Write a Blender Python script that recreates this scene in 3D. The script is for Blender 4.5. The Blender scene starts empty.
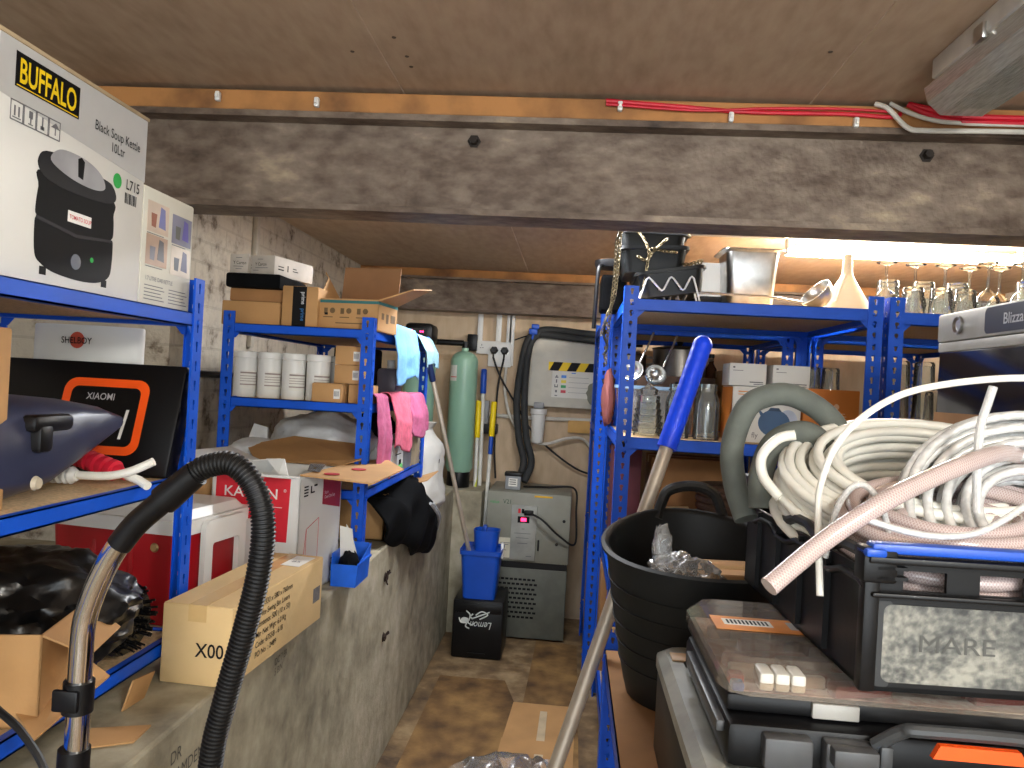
import bpy, bmesh, math, random
from math import sin, cos, pi, radians, sqrt
from mathutils import Vector as V, Matrix, noise

C = bpy.context.scene.collection
S = bpy.context.scene
random.seed(7)

# ------------------------------------------------------------------ camera, world, light, exposure
cam = bpy.data.cameras.new('camera'); camo = bpy.data.objects.new('camera', cam); C.objects.link(camo)
cam.sensor_fit = 'HORIZONTAL'; cam.sensor_width = 36; cam.lens = 770 / 1024 * 36; cam.clip_start = .02
_a, _r = radians(4.5), radians(3.2)
_f = V((-sin(_a), cos(_a), 0)); _r0 = V((cos(_a), sin(_a), 0)); _z = V((0, 0, 1))
_R = cos(_r) * _r0 + sin(_r) * _z; _U = -sin(_r) * _r0 + cos(_r) * _z
camo.matrix_world = Matrix(((_R.x, _U.x, -_f.x, 0), (_R.y, _U.y, -_f.y, 0), (_R.z, _U.z, -_f.z, 1.41), (0, 0, 0, 1)))
S.camera = camo

w = bpy.data.worlds.new('world'); S.world = w; w.use_nodes = True
w.node_tree.nodes['Background'].inputs[0].default_value = (.88, .95, 1, 1)
w.node_tree.nodes['Background'].inputs[1].default_value = 2.2

def area(name, loc, sx, sy, power, color, rot=(0, 0, 0)):
    l = bpy.data.lights.new(name, 'AREA'); l.shape = 'RECTANGLE'; l.size = sx; l.size_y = sy; l.energy = power; l.color = color
    o = bpy.data.objects.new(name, l); C.objects.link(o); o.location = loc; o.rotation_euler = rot
    return o
def point(name, loc, power, color, r):
    l = bpy.data.lights.new(name, 'POINT'); l.energy = power; l.color = color; l.shadow_soft_size = r
    o = bpy.data.objects.new(name, l); C.objects.link(o); o.location = loc
point('added_fill_light', (.75, -.55, 1.93), 44, (.93, .97, 1), .14)                     # added fill behind the viewer, lifts the near ceiling and front faces
area('added_aisle_light', (-.05, 2.85, 2.03), .9, .06, 15, (.95, .97, 1))               # added fill for the aisle and left side, hidden by the near beam

S.view_settings.view_transform = 'Standard'; S.view_settings.look = 'None'
S.view_settings.gamma = 1; S.view_settings.use_curve_mapping = False
S.view_settings.exposure = 1.15

# ------------------------------------------------------------------ helpers
def lin(c):
    if isinstance(c, str):
        c = tuple(int(c[i:i + 2], 16) / 255 for i in (0, 2, 4))
    return tuple((x / 12.92 if x <= .04045 else ((x + .055) / 1.055) ** 2.4) for x in c)

_m = {}
def mat(name, col, rough=.6, metal=0, var=.12, scale=14, bump=0, bscale=None, spec=.5, col2=None, lo=.35, hi=.65, detail=4, coat=0):
    if name in _m: return _m[name]
    m = bpy.data.materials.new(name); m.use_nodes = True; nt = m.node_tree; n = nt.nodes; L = nt.links
    b = n['Principled BSDF']; c = lin(col)
    b.inputs['Roughness'].default_value = rough; b.inputs['Metallic'].default_value = metal
    b.inputs['Specular IOR Level'].default_value = spec
    if coat: b.inputs['Coat Weight'].default_value = coat
    tc = n.new('ShaderNodeTexCoord'); nz = n.new('ShaderNodeTexNoise')
    nz.inputs['Scale'].default_value = scale; nz.inputs['Detail'].default_value = detail
    L.new(tc.outputs['Object'], nz.inputs['Vector'])
    cr = n.new('ShaderNodeValToRGB')
    cr.color_ramp.elements[0].position = lo; cr.color_ramp.elements[1].position = hi
    c2 = lin(col2) if col2 else tuple(min(1, x * (1 + var)) for x in c)
    c1 = c if col2 else tuple(x * (1 - var) for x in c)
    cr.color_ramp.elements[0].color = (*c1, 1); cr.color_ramp.elements[1].color = (*c2, 1)
    L.new(nz.outputs['Fac'], cr.inputs['Fac']); L.new(cr.outputs['Color'], b.inputs['Base Color'])
    if bump:
        n2 = n.new('ShaderNodeTexNoise'); n2.inputs['Scale'].default_value = bscale or scale * 3; n2.inputs['Detail'].default_value = 6
        L.new(tc.outputs['Object'], n2.inputs['Vector'])
        bp = n.new('ShaderNodeBump'); bp.inputs['Strength'].default_value = bump; bp.inputs['Distance'].default_value = .01
        L.new(n2.outputs['Fac'], bp.inputs['Height']); L.new(bp.outputs['Normal'], b.inputs['Normal'])
    _m[name] = m; return m

def clear(name, tint='ffffff', gloss=.02, base=.06, ior=1.45, milk=0, milkcol='ffffff'):
    """thin clear plastic or glass: see-through with a fresnel gloss, optionally a little milky"""
    if name in _m: return _m[name]
    m = bpy.data.materials.new(name); m.use_nodes = True; nt = m.node_tree; n = nt.nodes; L = nt.links
    n.remove(n['Principled BSDF']); out = n['Material Output']
    tr = n.new('ShaderNodeBsdfTransparent'); tr.inputs[0].default_value = (*lin(tint), 1)
    gl = n.new('ShaderNodeBsdfGlossy'); gl.inputs['Roughness'].default_value = gloss
    fr = n.new('ShaderNodeFresnel'); fr.inputs[0].default_value = ior
    ad = n.new('ShaderNodeMath'); ad.operation = 'ADD'; ad.use_clamp = True; ad.inputs[1].default_value = base
    L.new(fr.outputs[0], ad.inputs[0])
    mx = n.new('ShaderNodeMixShader'); L.new(ad.outputs[0], mx.inputs[0])
    src = tr
    if milk:
        df = n.new('ShaderNodeBsdfDiffuse'); df.inputs[0].default_value = (*lin(milkcol), 1)
        nz = n.new('ShaderNodeTexNoise'); nz.inputs['Scale'].default_value = 25
        mr = n.new('ShaderNodeMapRange'); mr.inputs[3].default_value = milk * .5; mr.inputs[4].default_value = min(1, milk * 1.5)
        L.new(nz.outputs['Fac'], mr.inputs[0])
        m2 = n.new('ShaderNodeMixShader'); L.new(mr.outputs[0], m2.inputs[0]); L.new(tr.outputs[0], m2.inputs[1]); L.new(df.outputs[0], m2.inputs[2]); src = m2
    L.new(src.outputs[0], mx.inputs[1]); L.new(gl.outputs[0], mx.inputs[2]); L.new(mx.outputs[0], out.inputs[0])
    _m[name] = m; return m

def glow(name, col, k):
    if name in _m: return _m[name]
    m = bpy.data.materials.new(name); m.use_nodes = True; b = m.node_tree.nodes['Principled BSDF']
    b.inputs['Base Color'].default_value = (*lin(col), 1); b.inputs['Emission Color'].default_value = (*lin(col), 1)
    b.inputs['Emission Strength'].default_value = k
    _m[name] = m; return m

class MB:
    def __init__(s): s.bm = bmesh.new(); s.uv = s.bm.loops.layers.uv.new('uv')
    def _add(s, vs, fs):
        b = [s.bm.verts.new(v) for v in vs]
        for f in fs:
            try: s.bm.faces.new([b[i] for i in f])
            except ValueError: pass
        return b
    def hexa(s, p):            # 8 points, bottom 4 ccw then top 4
        s._add(p, [(3, 2, 1, 0), (4, 5, 6, 7), (0, 1, 5, 4), (1, 2, 6, 5), (2, 3, 7, 6), (3, 0, 4, 7)]); return s
    def box(s, x0, y0, z0, x1, y1, z1, b=0, seg=2, M=None):
        bm2 = bmesh.new()
        vs = [bm2.verts.new(v) for v in ((x0, y0, z0), (x1, y0, z0), (x1, y1, z0), (x0, y1, z0), (x0, y0, z1), (x1, y0, z1), (x1, y1, z1), (x0, y1, z1))]
        for f in [(3, 2, 1, 0), (4, 5, 6, 7), (0, 1, 5, 4), (1, 2, 6, 5), (2, 3, 7, 6), (3, 0, 4, 7)]: bm2.faces.new([vs[i] for i in f])
        if b: bmesh.ops.bevel(bm2, geom=bm2.edges[:], offset=b, segments=seg, affect='EDGES', profile=.5)
        s._merge(bm2, M); return s
    def _merge(s, bm2, M=None):
        if M is not None: bmesh.ops.transform(bm2, matrix=M, verts=bm2.verts)
        d = {}
        for v in bm2.verts: d[v] = s.bm.verts.new(v.co)
        for f in bm2.faces:
            try: s.bm.faces.new([d[v] for v in f.verts])
            except ValueError: pass
        bm2.free()
    def tube(s, pts, r, n=12, caps=True, closed=False):
        pts = [V(p) for p in pts]; N = len(pts); R = r if callable(r) else (lambda t: r)
        T = []
        for i in range(N):
            a = pts[(i - 1) % N] if (closed or i > 0) else pts[0]; b = pts[(i + 1) % N] if (closed or i < N - 1) else pts[-1]
            T.append((b - a).normalized())
        up = V((0, 0, 1)) if abs(T[0].z) < .9 else V((1, 0, 0))
        nrm = (up - T[0] * up.dot(T[0])).normalized(); rings = []; L = 0
        Ls = []
        for i in range(N):
            if i: L += (pts[i] - pts[i - 1]).length
            Ls.append(L)
        for i in range(N):
            nrm = (nrm - T[i] * nrm.dot(T[i])).normalized(); bn = T[i].cross(nrm)
            rr = R(Ls[i])
            rings.append([s.bm.verts.new(pts[i] + (nrm * cos(2 * pi * k / n) + bn * sin(2 * pi * k / n)) * rr) for k in range(n)])
        M_ = N if closed else N - 1
        for i in range(M_):
            A, B = rings[i], rings[(i + 1) % N]
            for k in range(n):
                f = s.bm.faces.new((A[k], A[(k + 1) % n], B[(k + 1) % n], B[k]))
                l0, l1 = Ls[i], Ls[(i + 1) % N]
                for lp, uv in zip(f.loops, ((l0, k / n), (l0, (k + 1) / n), (l1, (k + 1) / n), (l1, k / n))): lp[s.uv].uv = uv
        if caps and not closed:
            s.bm.faces.new(rings[0][::-1]); s.bm.faces.new(rings[-1])
        return s
    def lathe(s, prof, n=24, o=(0, 0, 0), M=None, sx=1, sy=1):
        o = V(o); rings = []
        def P(v): v = V(v); return (M @ v if M is not None else v) + o
        for r, zz in prof:
            if r < 1e-6: rings.append([s.bm.verts.new(P((0, 0, zz)))])
            else: rings.append([s.bm.verts.new(P((r * sx * cos(2 * pi * k / n), r * sy * sin(2 * pi * k / n), zz))) for k in range(n)])
        for A, B in zip(rings, rings[1:]):
            for k in range(n):
                q = [A[k % len(A)], A[(k + 1) % len(A)], B[(k + 1) % len(B)], B[k % len(B)]]
                u = []
                for v in q:
                    if v not in u: u.append(v)
                if len(u) > 2:
                    try: s.bm.faces.new(u)
                    except ValueError: pass
        return s
    def prism(s, poly, h, M=None):   # polygon in xy extruded along +z
        n = len(poly)
        P = [V((*p, 0)) for p in poly] + [V((*p, h)) for p in poly]
        if M is not None: P = [M @ p for p in P]
        s._add(P, [tuple(range(n - 1, -1, -1)), tuple(range(n, 2 * n))] + [(i, (i + 1) % n, n + (i + 1) % n, n + i) for i in range(n)])
        return s
    def grid(s, fn, nu, nv):
        g = [[s.bm.verts.new(fn(i / nu, j / nv)) for j in range(nv + 1)] for i in range(nu + 1)]
        for i in range(nu):
            for j in range(nv): s.bm.faces.new((g[i][j], g[i + 1][j], g[i + 1][j + 1], g[i][j + 1]))
        return s
    def blob(s, c, r, amp=.15, fr=3, sub=4, seed=0, flat=None, sharp=0):
        bm2 = bmesh.new(); bmesh.ops.create_icosphere(bm2, subdivisions=sub, radius=1)
        for v in bm2.verts:
            d = v.co.normalized(); q = d * fr + V((seed * 7.1, seed * 3.3, seed))
            k = 1 + amp * noise.noise(q) + amp * .5 * noise.noise(q * 2.3) - sharp * abs(noise.noise(q * 3.1 + V((5, 5, 5))))
            p = V((d.x * r[0], d.y * r[1], d.z * r[2])) * k + V(c)
            if flat is not None and p.z < flat: p.z = flat
            v.co = p
        s._merge(bm2); return s
    def build(s, name, m, parent=None, smooth=35, solid=0, local=False):
        bm = s.bm
        bmesh.ops.recalc_face_normals(bm, faces=bm.faces[:])
        if parent is not None and not local:
            Mi = wm(parent).inverted()
            bmesh.ops.transform(bm, matrix=Mi, verts=bm.verts)
            org = None
        elif parent is None:
            xs = [v.co for v in bm.verts]
            org = V(((min(v.x for v in xs) + max(v.x for v in xs)) / 2, (min(v.y for v in xs) + max(v.y for v in xs)) / 2, min(v.z for v in xs)))
            bmesh.ops.translate(bm, vec=-org, verts=bm.verts)
        me = bpy.data.meshes.new(name); bm.to_mesh(me); bm.free()
        o = bpy.data.objects.new(name, me); C.objects.link(o); me.materials.append(m)
        if smooth: me.shade_smooth(); me.set_sharp_from_angle(angle=radians(smooth))
        if parent is not None: o.parent = parent
        else: o.location = org
        if solid:
            md = o.modifiers.new('thickness', 'SOLIDIFY'); md.thickness = solid; md.offset = 0
        return o

def wm(o):
    M = Matrix.Translation(o.location) @ o.rotation_euler.to_matrix().to_4x4()
    return wm(o.parent) @ M if o.parent else M
def thing(name, label, cat, loc=(0, 0, 0), rz=0, group=None):
    o = bpy.data.objects.new(name, None); C.objects.link(o); o.empty_display_size = .05
    o.location = loc; o.rotation_euler = (0, 0, rz)
    return tag(o, label, cat, group)
def tag(o, label, cat, group=None):
    o['label'] = label; o['category'] = cat
    if group: o['group'] = group
    return o
def struct(o, ): o['kind'] = 'structure'; return o
def copy(o, loc=None, rz=None, label=None, parent=None):
    c = o.copy(); C.objects.link(c)
    if parent: c.parent = parent
    if loc is not None: c.location = loc
    if rz is not None: c.rotation_euler = (0, 0, rz)
    if label: c['label'] = label
    for ch in [x for x in bpy.data.objects if x.parent == o]: copy(ch, parent=c)
    return c

class Fr:                       # a flat frame on a face: origin, across, up
    def __init__(s, o, x, u): s.o = V(o); s.x = V(x).normalized(); s.u = V(u).normalized(); s.n = s.x.cross(s.u)
    def p(s, a, b, h=0): return s.o + s.x * a + s.u * b + s.n * h
    def M(s, a=0, b=0, h=0):
        m = Matrix((s.x, s.u, s.n)).transposed().to_4x4(); m.translation = s.p(a, b, h); return m
def patch(fr, name, rect, m, parent, lift=.0006, th=.0005):
    mb = MB()
    if len(rect) == 4 and not isinstance(rect[0], (tuple, list)):
        a, b, c, d = rect; rect = [(a, b), (c, b), (c, d), (a, d)]
    mb.prism(rect, th, fr.M(0, 0, lift - th)); return mb.build(name, m, parent, smooth=0)
def patches(fr, name, rects, m, parent, lift=.0006, th=.0005):
    mb = MB()
    for r in rects:
        if not isinstance(r[0], (tuple, list)):
            a, b, c, d = r; r = [(a, b), (c, b), (c, d), (a, d)]
        mb.prism(r, th, fr.M(0, 0, lift - th))
    return mb.build(name, m, parent, smooth=0)
def text(fr, name, s, h, m, parent, a=0, b=0, lift=.0009, bold=0, width=1, align='LEFT', rot=0, ext=.0003, shear=0, space=1.0):
    cu = bpy.data.curves.new('t', 'FONT'); cu.body = s; cu.size = 1; cu.align_x = align; cu.offset = bold; cu.extrude = 0
    cu.shear = shear; cu.space_line = space; cu.resolution_u = 3
    to = bpy.data.objects.new('t', cu); C.objects.link(to)
    dg = bpy.context.evaluated_depsgraph_get(); dg.update()
    me = bpy.data.meshes.new_from_object(to.evaluated_get(dg))
    bpy.data.objects.remove(to); bpy.data.curves.remove(cu)
    k = h / .7; cr, sr = cos(rot), sin(rot)
    Mi = wm(parent).inverted() if parent else Matrix()
    for v in me.vertices:
        x, y = v.co.x * k * width, v.co.y * k
        x, y = x * cr - y * sr, x * sr + y * cr
        v.co = Mi @ fr.p(a + x, b + y, lift)
    me.name = name; me.materials.clear(); me.materials.append(m)
    o = bpy.data.objects.new(name, me); C.objects.link(o); o.parent = parent
    return o
def disc(fr, a, b, rx, ry, n=20): return [(a + rx * cos(2 * pi * k / n), b + ry * sin(2 * pi * k / n)) for k in range(n)]
def smooth_path(pts, per=8, closed=False):
    pts = [V(p) for p in pts]; out = []; N = len(pts)
    rng = range(N) if closed else range(N - 1)
    for i in rng:
        if closed: a, b, c, d = pts[(i - 1) % N], pts[i], pts[(i + 1) % N], pts[(i + 2) % N]
        else: a, b, c, d = pts[max(i - 1, 0)], pts[i], pts[i + 1], pts[min(i + 2, N - 1)]
        for k in range(per):
            t = k / per
            out.append(.5 * ((2 * b) + (c - a) * t + (2 * a - 5 * b + 4 * c - d) * t * t + (3 * b - a - 3 * c + d) * t ** 3))
    if not closed: out.append(pts[-1])
    return out
def resample(pts, step):
    out = [pts[0].copy()]; acc = 0
    for a, b in zip(pts, pts[1:]):
        d = (b - a).length
        if d < 1e-9: continue
        t = step - acc
        while t <= d: out.append(a + (b - a) * (t / d)); t += step
        acc = d - (t - step)
    out.append(pts[-1].copy()); return out
def surf(ctrl, nu=24, nv=24, wr=0, wf=12, seed=0):
    """smooth sheet through a grid of control points"""
    def row(r, t):
        n = len(r) - 1; x = min(t * n, n - 1e-6); i = int(x); f = x - i
        a, b, c, d = V(r[max(i - 1, 0)]), V(r[i]), V(r[i + 1]), V(r[min(i + 2, n)])
        return .5 * ((2 * b) + (c - a) * f + (2 * a - 5 * b + 4 * c - d) * f * f + (3 * b - a - 3 * c + d) * f ** 3)
    def fn(u, v):
        p = row([row(r, v) for r in ctrl], u)
        if wr:
            q = p * wf + V((seed, seed * 2, 0)); p = p + V((noise.noise(q), noise.noise(q + V((9, 0, 0))), noise.noise(q + V((0, 9, 0))))) * wr
        return p
    mb = MB(); mb.grid(fn, nu, nv); return mb

# ------------------------------------------------------------------ materials
CARD = mat('cardboard', 'b98e5c', .8, var=.10, scale=6, bump=.05, bscale=120)
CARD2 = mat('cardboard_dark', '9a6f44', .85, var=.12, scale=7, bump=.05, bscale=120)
CARDP = mat('cardboard_pale', 'd3b582', .8, var=.08, scale=5, bump=.05, bscale=120)
CARDIN = mat('cardboard_inside', '8b6442', .85, var=.1, scale=8)
BLUE = mat('blue_powder_coat', '0650c8', .45, var=.08, scale=9, spec=.28)
CHIP = mat('chipboard', 'cdaf85', .8, var=.18, scale=160, bump=.1, bscale=200)
WHITEC = mat('white_carton', 'dcdcd8', .6, var=.03, scale=5)
PRINTBLK = mat('black_print', '0e0e11', .6, var=.05, spec=.2)
PRINTGREY = mat('grey_print', '6b6b70', .6, var=.05)
WHITEP = mat('white_plastic', 'e6e6e2', .35, var=.03, scale=4)
PAPER = mat('white_paper', 'e4e2da', .7, var=.03, scale=5)
BLACKP = mat('black_plastic', '0b0b0d', .4, var=.25, scale=12, bump=.03, spec=.32)
BLACKR = mat('black_rubber', '151718', .5, var=.3, scale=6, bump=.06, bscale=30, spec=.35)
BLACKG = mat('gloss_black', '0b0b0d', .16, var=.2, scale=5)
GREYM = mat('grey_metal_paint', '8d9089', .45, var=.08, scale=6)
STEEL = mat('brushed_steel', 'c4c4c2', .28, 1, var=.1, scale=30)
CHROME = mat('chrome', 'd8d8d8', .1, 1, var=.05, scale=40)
ALU = mat('dull_aluminium', 'bdb1a0', .45, .4, var=.08, scale=20)
BLUEP = mat('blue_plastic', '0f4cb8', .4, var=.1, scale=5)
BLUEB = mat('bright_blue_grip', '0a46f2', .4, var=.06, scale=5)
YELP = mat('yellow_plastic', 'f2d40c', .45, var=.06)
ORANGE = mat('orange_plastic', 'f4560c', .45, var=.06)
RED = mat('red_plastic', 'b1131f', .4, var=.1, scale=5)
REDP = mat('red_print', 'd01f30', .55, var=.04)
TEAL = mat('teal_print', '2f6f70', .6, var=.04)
GLASS = clear('clear_glass', 'fafdfc', .03, .02, ior=1.4, milk=.05, milkcol='f8fbfa')
CLEARP = clear('clear_film', 'ffffff', .22, .06, milk=.14)
LIDP = clear('clear_lid', 'e9dccb', .08, .04, milk=.22, milkcol='dccfc2')
HOSEW = mat('white_hose', 'f4f3ea', .32, var=.04, scale=6)
HOSEC = clear('clear_hose', 'f5f5f3', .2, .05, milk=.68, milkcol='f0f0ee')
FOAM = mat('grey_foam', '60655f', .8, var=.14, scale=20, bump=.05)
PINKC = mat('pink_cloth', 'd4637c', .95, var=.12, scale=60, bump=.2, bscale=300)
PINKD = mat('rose_cloth', 'b85c82', .95, var=.12, scale=60, bump=.2, bscale=300)
BLUEC = mat('sky_cloth', '6ea6da', .95, var=.08, scale=60, bump=.2, bscale=300)
TEALC = mat('pale_teal_cloth', '92bccb', .95, var=.08, scale=60, bump=.2, bscale=300)
CELADON = mat('celadon_tank', '8fb8a0', .35, var=.05, scale=5)
GREYP = mat('grey_plastic', '8f9294', .5, var=.08)
WOOD = mat('pine_batten', '6f4a2a', .75, scale=6, bump=.1, bscale=40, col2='b27c46', lo=.3, hi=.55, detail=8)
WOODP = mat('pine_block', 'd9ab66', .7, var=.1, scale=9)
GREENL = mat('pale_green_print', 'a9d2b4', .6, var=.05)
GREEN = mat('green_print', '1ea544', .6, var=.05)
YELPR = mat('yellow_print', 'f3cf12', .6, var=.03)
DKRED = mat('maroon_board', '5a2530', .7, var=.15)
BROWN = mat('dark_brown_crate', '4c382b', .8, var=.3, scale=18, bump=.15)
SACK = mat('white_sacking', 'c2c0b9', .6, var=.08, scale=8, bump=.12, bscale=20)
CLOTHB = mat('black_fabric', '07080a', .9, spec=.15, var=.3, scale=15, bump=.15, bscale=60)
CABLEB = mat('black_cable', '131314', .5)
CABLEW = mat('white_cable', 'd2cec4', .5)
CABLER = mat('red_cable', 'c9122c', .45)
BRASS = mat('tarnished_chain', '75684a', .55, .45, var=.3, scale=40)
ORBOX = mat('orange_carton', 'cf7a2a', .65, var=.08, scale=5)
KETB = mat('printed_slate_blue', '3f5f86', .6, var=.1, scale=6)

# ------------------------------------------------------------------ room shell materials
def brick_white():
    m = bpy.data.materials.new('flaking_white_brick'); m.use_nodes = True; nt = m.node_tree; n = nt.nodes; L = nt.links; b = n['Principled BSDF']
    tc = n.new('ShaderNodeTexCoord'); mp = n.new('ShaderNodeMapping'); mp.inputs['Rotation'].default_value = (0, radians(90), radians(90))
    L.new(tc.outputs['Object'], mp.inputs['Vector'])
    sp = n.new('ShaderNodeSeparateXYZ'); L.new(tc.outputs['Object'], sp.inputs[0])
    cb = n.new('ShaderNodeCombineXYZ'); L.new(sp.outputs['Y'], cb.inputs['X']); L.new(sp.outputs['Z'], cb.inputs['Y'])
    br = n.new('ShaderNodeTexBrick'); br.inputs['Scale'].default_value = 1; br.inputs['Brick Width'].default_value = .225; br.inputs['Row Height'].default_value = .075
    br.inputs['Mortar Size'].default_value = .005; br.inputs['Color1'].default_value = (1, 1, 1, 1); br.inputs['Color2'].default_value = (.85, .85, .85, 1); br.inputs['Mortar'].default_value = (.55, .55, .55, 1)
    L.new(cb.outputs[0], br.inputs['Vector'])
    nz = n.new('ShaderNodeTexNoise'); nz.inputs['Scale'].default_value = 11; nz.inputs['Detail'].default_value = 8; nz.inputs['Roughness'].default_value = .65
    L.new(tc.outputs['Object'], nz.inputs['Vector'])
    cr = n.new('ShaderNodeValToRGB'); e = cr.color_ramp.elements
    e[0].position = .31; e[0].color = (*lin('5a4a3d'), 1); e[1].position = .54; e[1].color = (*lin('c6bcaa'), 1)
    e.new(.38).color = (*lin('8f8373'), 1); e.new(.43).color = (*lin('b3a898'), 1)
    L.new(nz.outputs['Fac'], cr.inputs['Fac'])
    mx = n.new('ShaderNodeMix'); mx.data_type = 'RGBA'; mx.blend_type = 'MULTIPLY'; mx.inputs['Factor'].default_value = .35
    L.new(cr.outputs['Color'], mx.inputs['A']); L.new(br.outputs['Color'], mx.inputs['B']); L.new(mx.outputs['Result'], b.inputs['Base Color'])
    b.inputs['Roughness'].default_value = .85
    bp = n.new('ShaderNodeBump'); bp.inputs['Strength'].default_value = .8; bp.inputs['Distance'].default_value = .012
    ad = n.new('ShaderNodeMath'); ad.operation = 'MULTIPLY'; L.new(br.outputs['Color'], ad.inputs[0]); L.new(nz.outputs['Fac'], ad.inputs[1])
    L.new(ad.outputs[0], bp.inputs['Height']); L.new(bp.outputs['Normal'], b.inputs['Normal'])
    return m
def layered(name, cols, scales, rough=.8, bump=.2, bscale=30, stretch=(1, 1, 1), pos=(.3, .5, .7), metal=0):
    m = bpy.data.materials.new(name); m.use_nodes = True; nt = m.node_tree; n = nt.nodes; L = nt.links; b = n['Principled BSDF']
    b.inputs['Roughness'].default_value = rough; b.inputs['Metallic'].default_value = metal
    tc = n.new('ShaderNodeTexCoord'); mp = n.new('ShaderNodeMapping'); mp.inputs['Scale'].default_value = stretch
    L.new(tc.outputs['Object'], mp.inputs['Vector'])
    n1 = n.new('ShaderNodeTexNoise'); n1.inputs['Scale'].default_value = scales[0]; n1.inputs['Detail'].default_value = 10; n1.inputs['Roughness'].default_value = .65
    n2 = n.new('ShaderNodeTexNoise'); n2.inputs['Scale'].default_value = scales[1]; n2.inputs['Detail'].default_value = 8
    for q in (n1, n2): L.new(mp.outputs[0], q.inputs['Vector'])
    ad = n.new('ShaderNodeMath'); ad.operation = 'MULTIPLY_ADD'; ad.inputs[1].default_value = .35
    L.new(n2.outputs['Fac'], ad.inputs[0]); sc = n.new('ShaderNodeMath'); sc.operation = 'MULTIPLY'; sc.inputs[1].default_value = .65
    L.new(n1.outputs['Fac'], sc.inputs[0]); L.new(sc.outputs[0], ad.inputs[2])
    cr = n.new('ShaderNodeValToRGB'); e = cr.color_ramp.elements
    e[0].position = pos[0]; e[0].color = (*lin(cols[0]), 1); e[1].position = pos[-1]; e[1].color = (*lin(cols[-1]), 1)
    for p, c in zip(pos[1:-1], cols[1:-1]): e.new(p).color = (*lin(c), 1)
    L.new(ad.outputs[0], cr.inputs['Fac']); L.new(cr.outputs['Color'], b.inputs['Base Color'])
    n3 = n.new('ShaderNodeTexNoise'); n3.inputs['Scale'].default_value = bscale; n3.inputs['Detail'].default_value = 8
    L.new(tc.outputs['Object'], n3.inputs['Vector'])
    bp = n.new('ShaderNodeBump'); bp.inputs['Strength'].default_value = bump; bp.inputs['Distance'].default_value = .01
    L.new(n3.outputs['Fac'], bp.inputs['Height']); L.new(bp.outputs['Normal'], b.inputs['Normal'])
    return m
BRICK = brick_white()
CONC = layered('stained_concrete', ['6b6453', 'a19982', 'beb6a0'], (2.2, 14), .85, .25, 40, pos=(.34, .5, .64))
LEDGETOP = CONC
FLOORM = layered('dirty_floor', ['45362a', '7d6547', 'ad9570'], (2.5, 12), .7, .3, 30, pos=(.36, .5, .64))
PLYC = layered('ceiling_plywood', ['a08870', 'b59d84', 'c4ae94'], (1.6, 30), .8, .05, 60, (1, .3, 1), (.35, .5, .65))
PLYW = layered('wall_plywood', ['b39a7c', 'cab294', 'd9c5aa'], (1.4, 22), .75, .05, 60, (1, 1, .3), (.35, .5, .65))
IRON = layered('old_steel', ['3b2f28', '69594c', '87786a', 'b8a68a'], (4, 26), .6, .35, 60, (.6, 1, 1.2), (.33, .46, .58, .72), .25)
DAMP = layered('stained_plywood', ['432f1d', '7d5e38', 'b08a52'], (2.4, 9), .75, .15, 40, pos=(.36, .5, .66))

# ------------------------------------------------------------------ room shell
def shell(name, mb, m, smooth=0, parent=None):
    o = mb.build(name, m, parent, smooth=smooth)
    if parent is None: struct(o)
    return o
shell('floor', MB().box(-.66, -2.6, -.06, 2.45, 4.8, 0), FLOORM)
# raised concrete plinth along the left wall, with a widened end under the tank
mb = MB(); edge = []
mb.box(-2.15, -2.6, 0, -.63, 4.78, .808, .006)
mb.box(-.64, 4.28, 0, -.47, 4.78, .80, .006)
plinth = shell('wall_plinth', mb, CONC)
fr = Fr((-.63, 1.23, .745), (0, 1, 0), (0, 0, 1))
PENCIL = mat('pencil_marks', '4c473e', .8)
text(fr, 'pencil_writing', 'DR\nCAMDEN', .022, PENCIL, plinth, 0, 0, .0012, 0, .9, space=1.1)
text(Fr((-.63, 1.68, .75), (0, 1, 0), (0, 0, 1)), 'pencil_writing', 'DC 7 ER\n5 BIN', .016, PENCIL, plinth, 0, 0, .0012, 0, .9)
for (yy, zz) in ((2.714, .695), (2.735, .473)):
    mb = MB(); mb.lathe([(.0, .012), (.009, .011), (.014, .004), (.018, 0)], 8, M=Fr((-.63, yy, zz), (0, 1, 0), (0, 0, 1)).M())
    for k in range(6):
        a = random.random() * 6.28
        mb.tube([(-.628, yy, zz), (-.62, yy + .02 * cos(a), zz + .02 * sin(a)), (-.616, yy + .034 * cos(a + .3), zz + .03 * sin(a))], .003, 5)
    mb.build('rusted_bolt', mat('rust_stub', '2c1d14', .9), plinth)
shell('wall_left', MB().box(-2.2, -2.6, .80, -2.05, 2.42, 2.4).box(-2.2, 2.42, .80, -1.32, 4.8, 2.4), BRICK)
shell('wall_back', MB().box(-1.45, 4.72, -.02, 2.5, 4.84, 2.3), PLYW)
shell('wall_right', MB().box(2.42, -2.6, 0, 2.55, 4.8, 2.4), BRICK)
mb = MB()
for x0, x1 in ((-2.2, -.545), (-.542, .624), (.627, 2.5)):
    mb.box(x0, -2.6, 2.25, x1, .95, 2.262); mb.box(x0, .953, 2.25, x1, 2.34, 2.262)
nc = shell('ceiling', mb, PLYC)
mb = MB()
for k in range(16):
    x = random.choice([-1.2, -.6, -.48, .1, .58, .68, 1.2]) + random.uniform(-.02, .02); y = random.uniform(.8, 2.15)
    mb.lathe([(.0, -.0015), (.005, -.0015), (.006, 0)], 8, (x, y, 2.25))
mb.build('screw', mat('dull_screw', '4b3d30', .5, .4), nc)
mb = MB()
for x0, x1 in ((-1.45, -.3), (-.297, .92), (.923, 2.5)): mb.box(x0, 2.3, 2.08, x1, 4.8, 2.092)
mb.box(-2.2, 2.30, 2.085, 2.5, 2.335, 2.25)
shell('ceiling', mb, PLYC)
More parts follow.
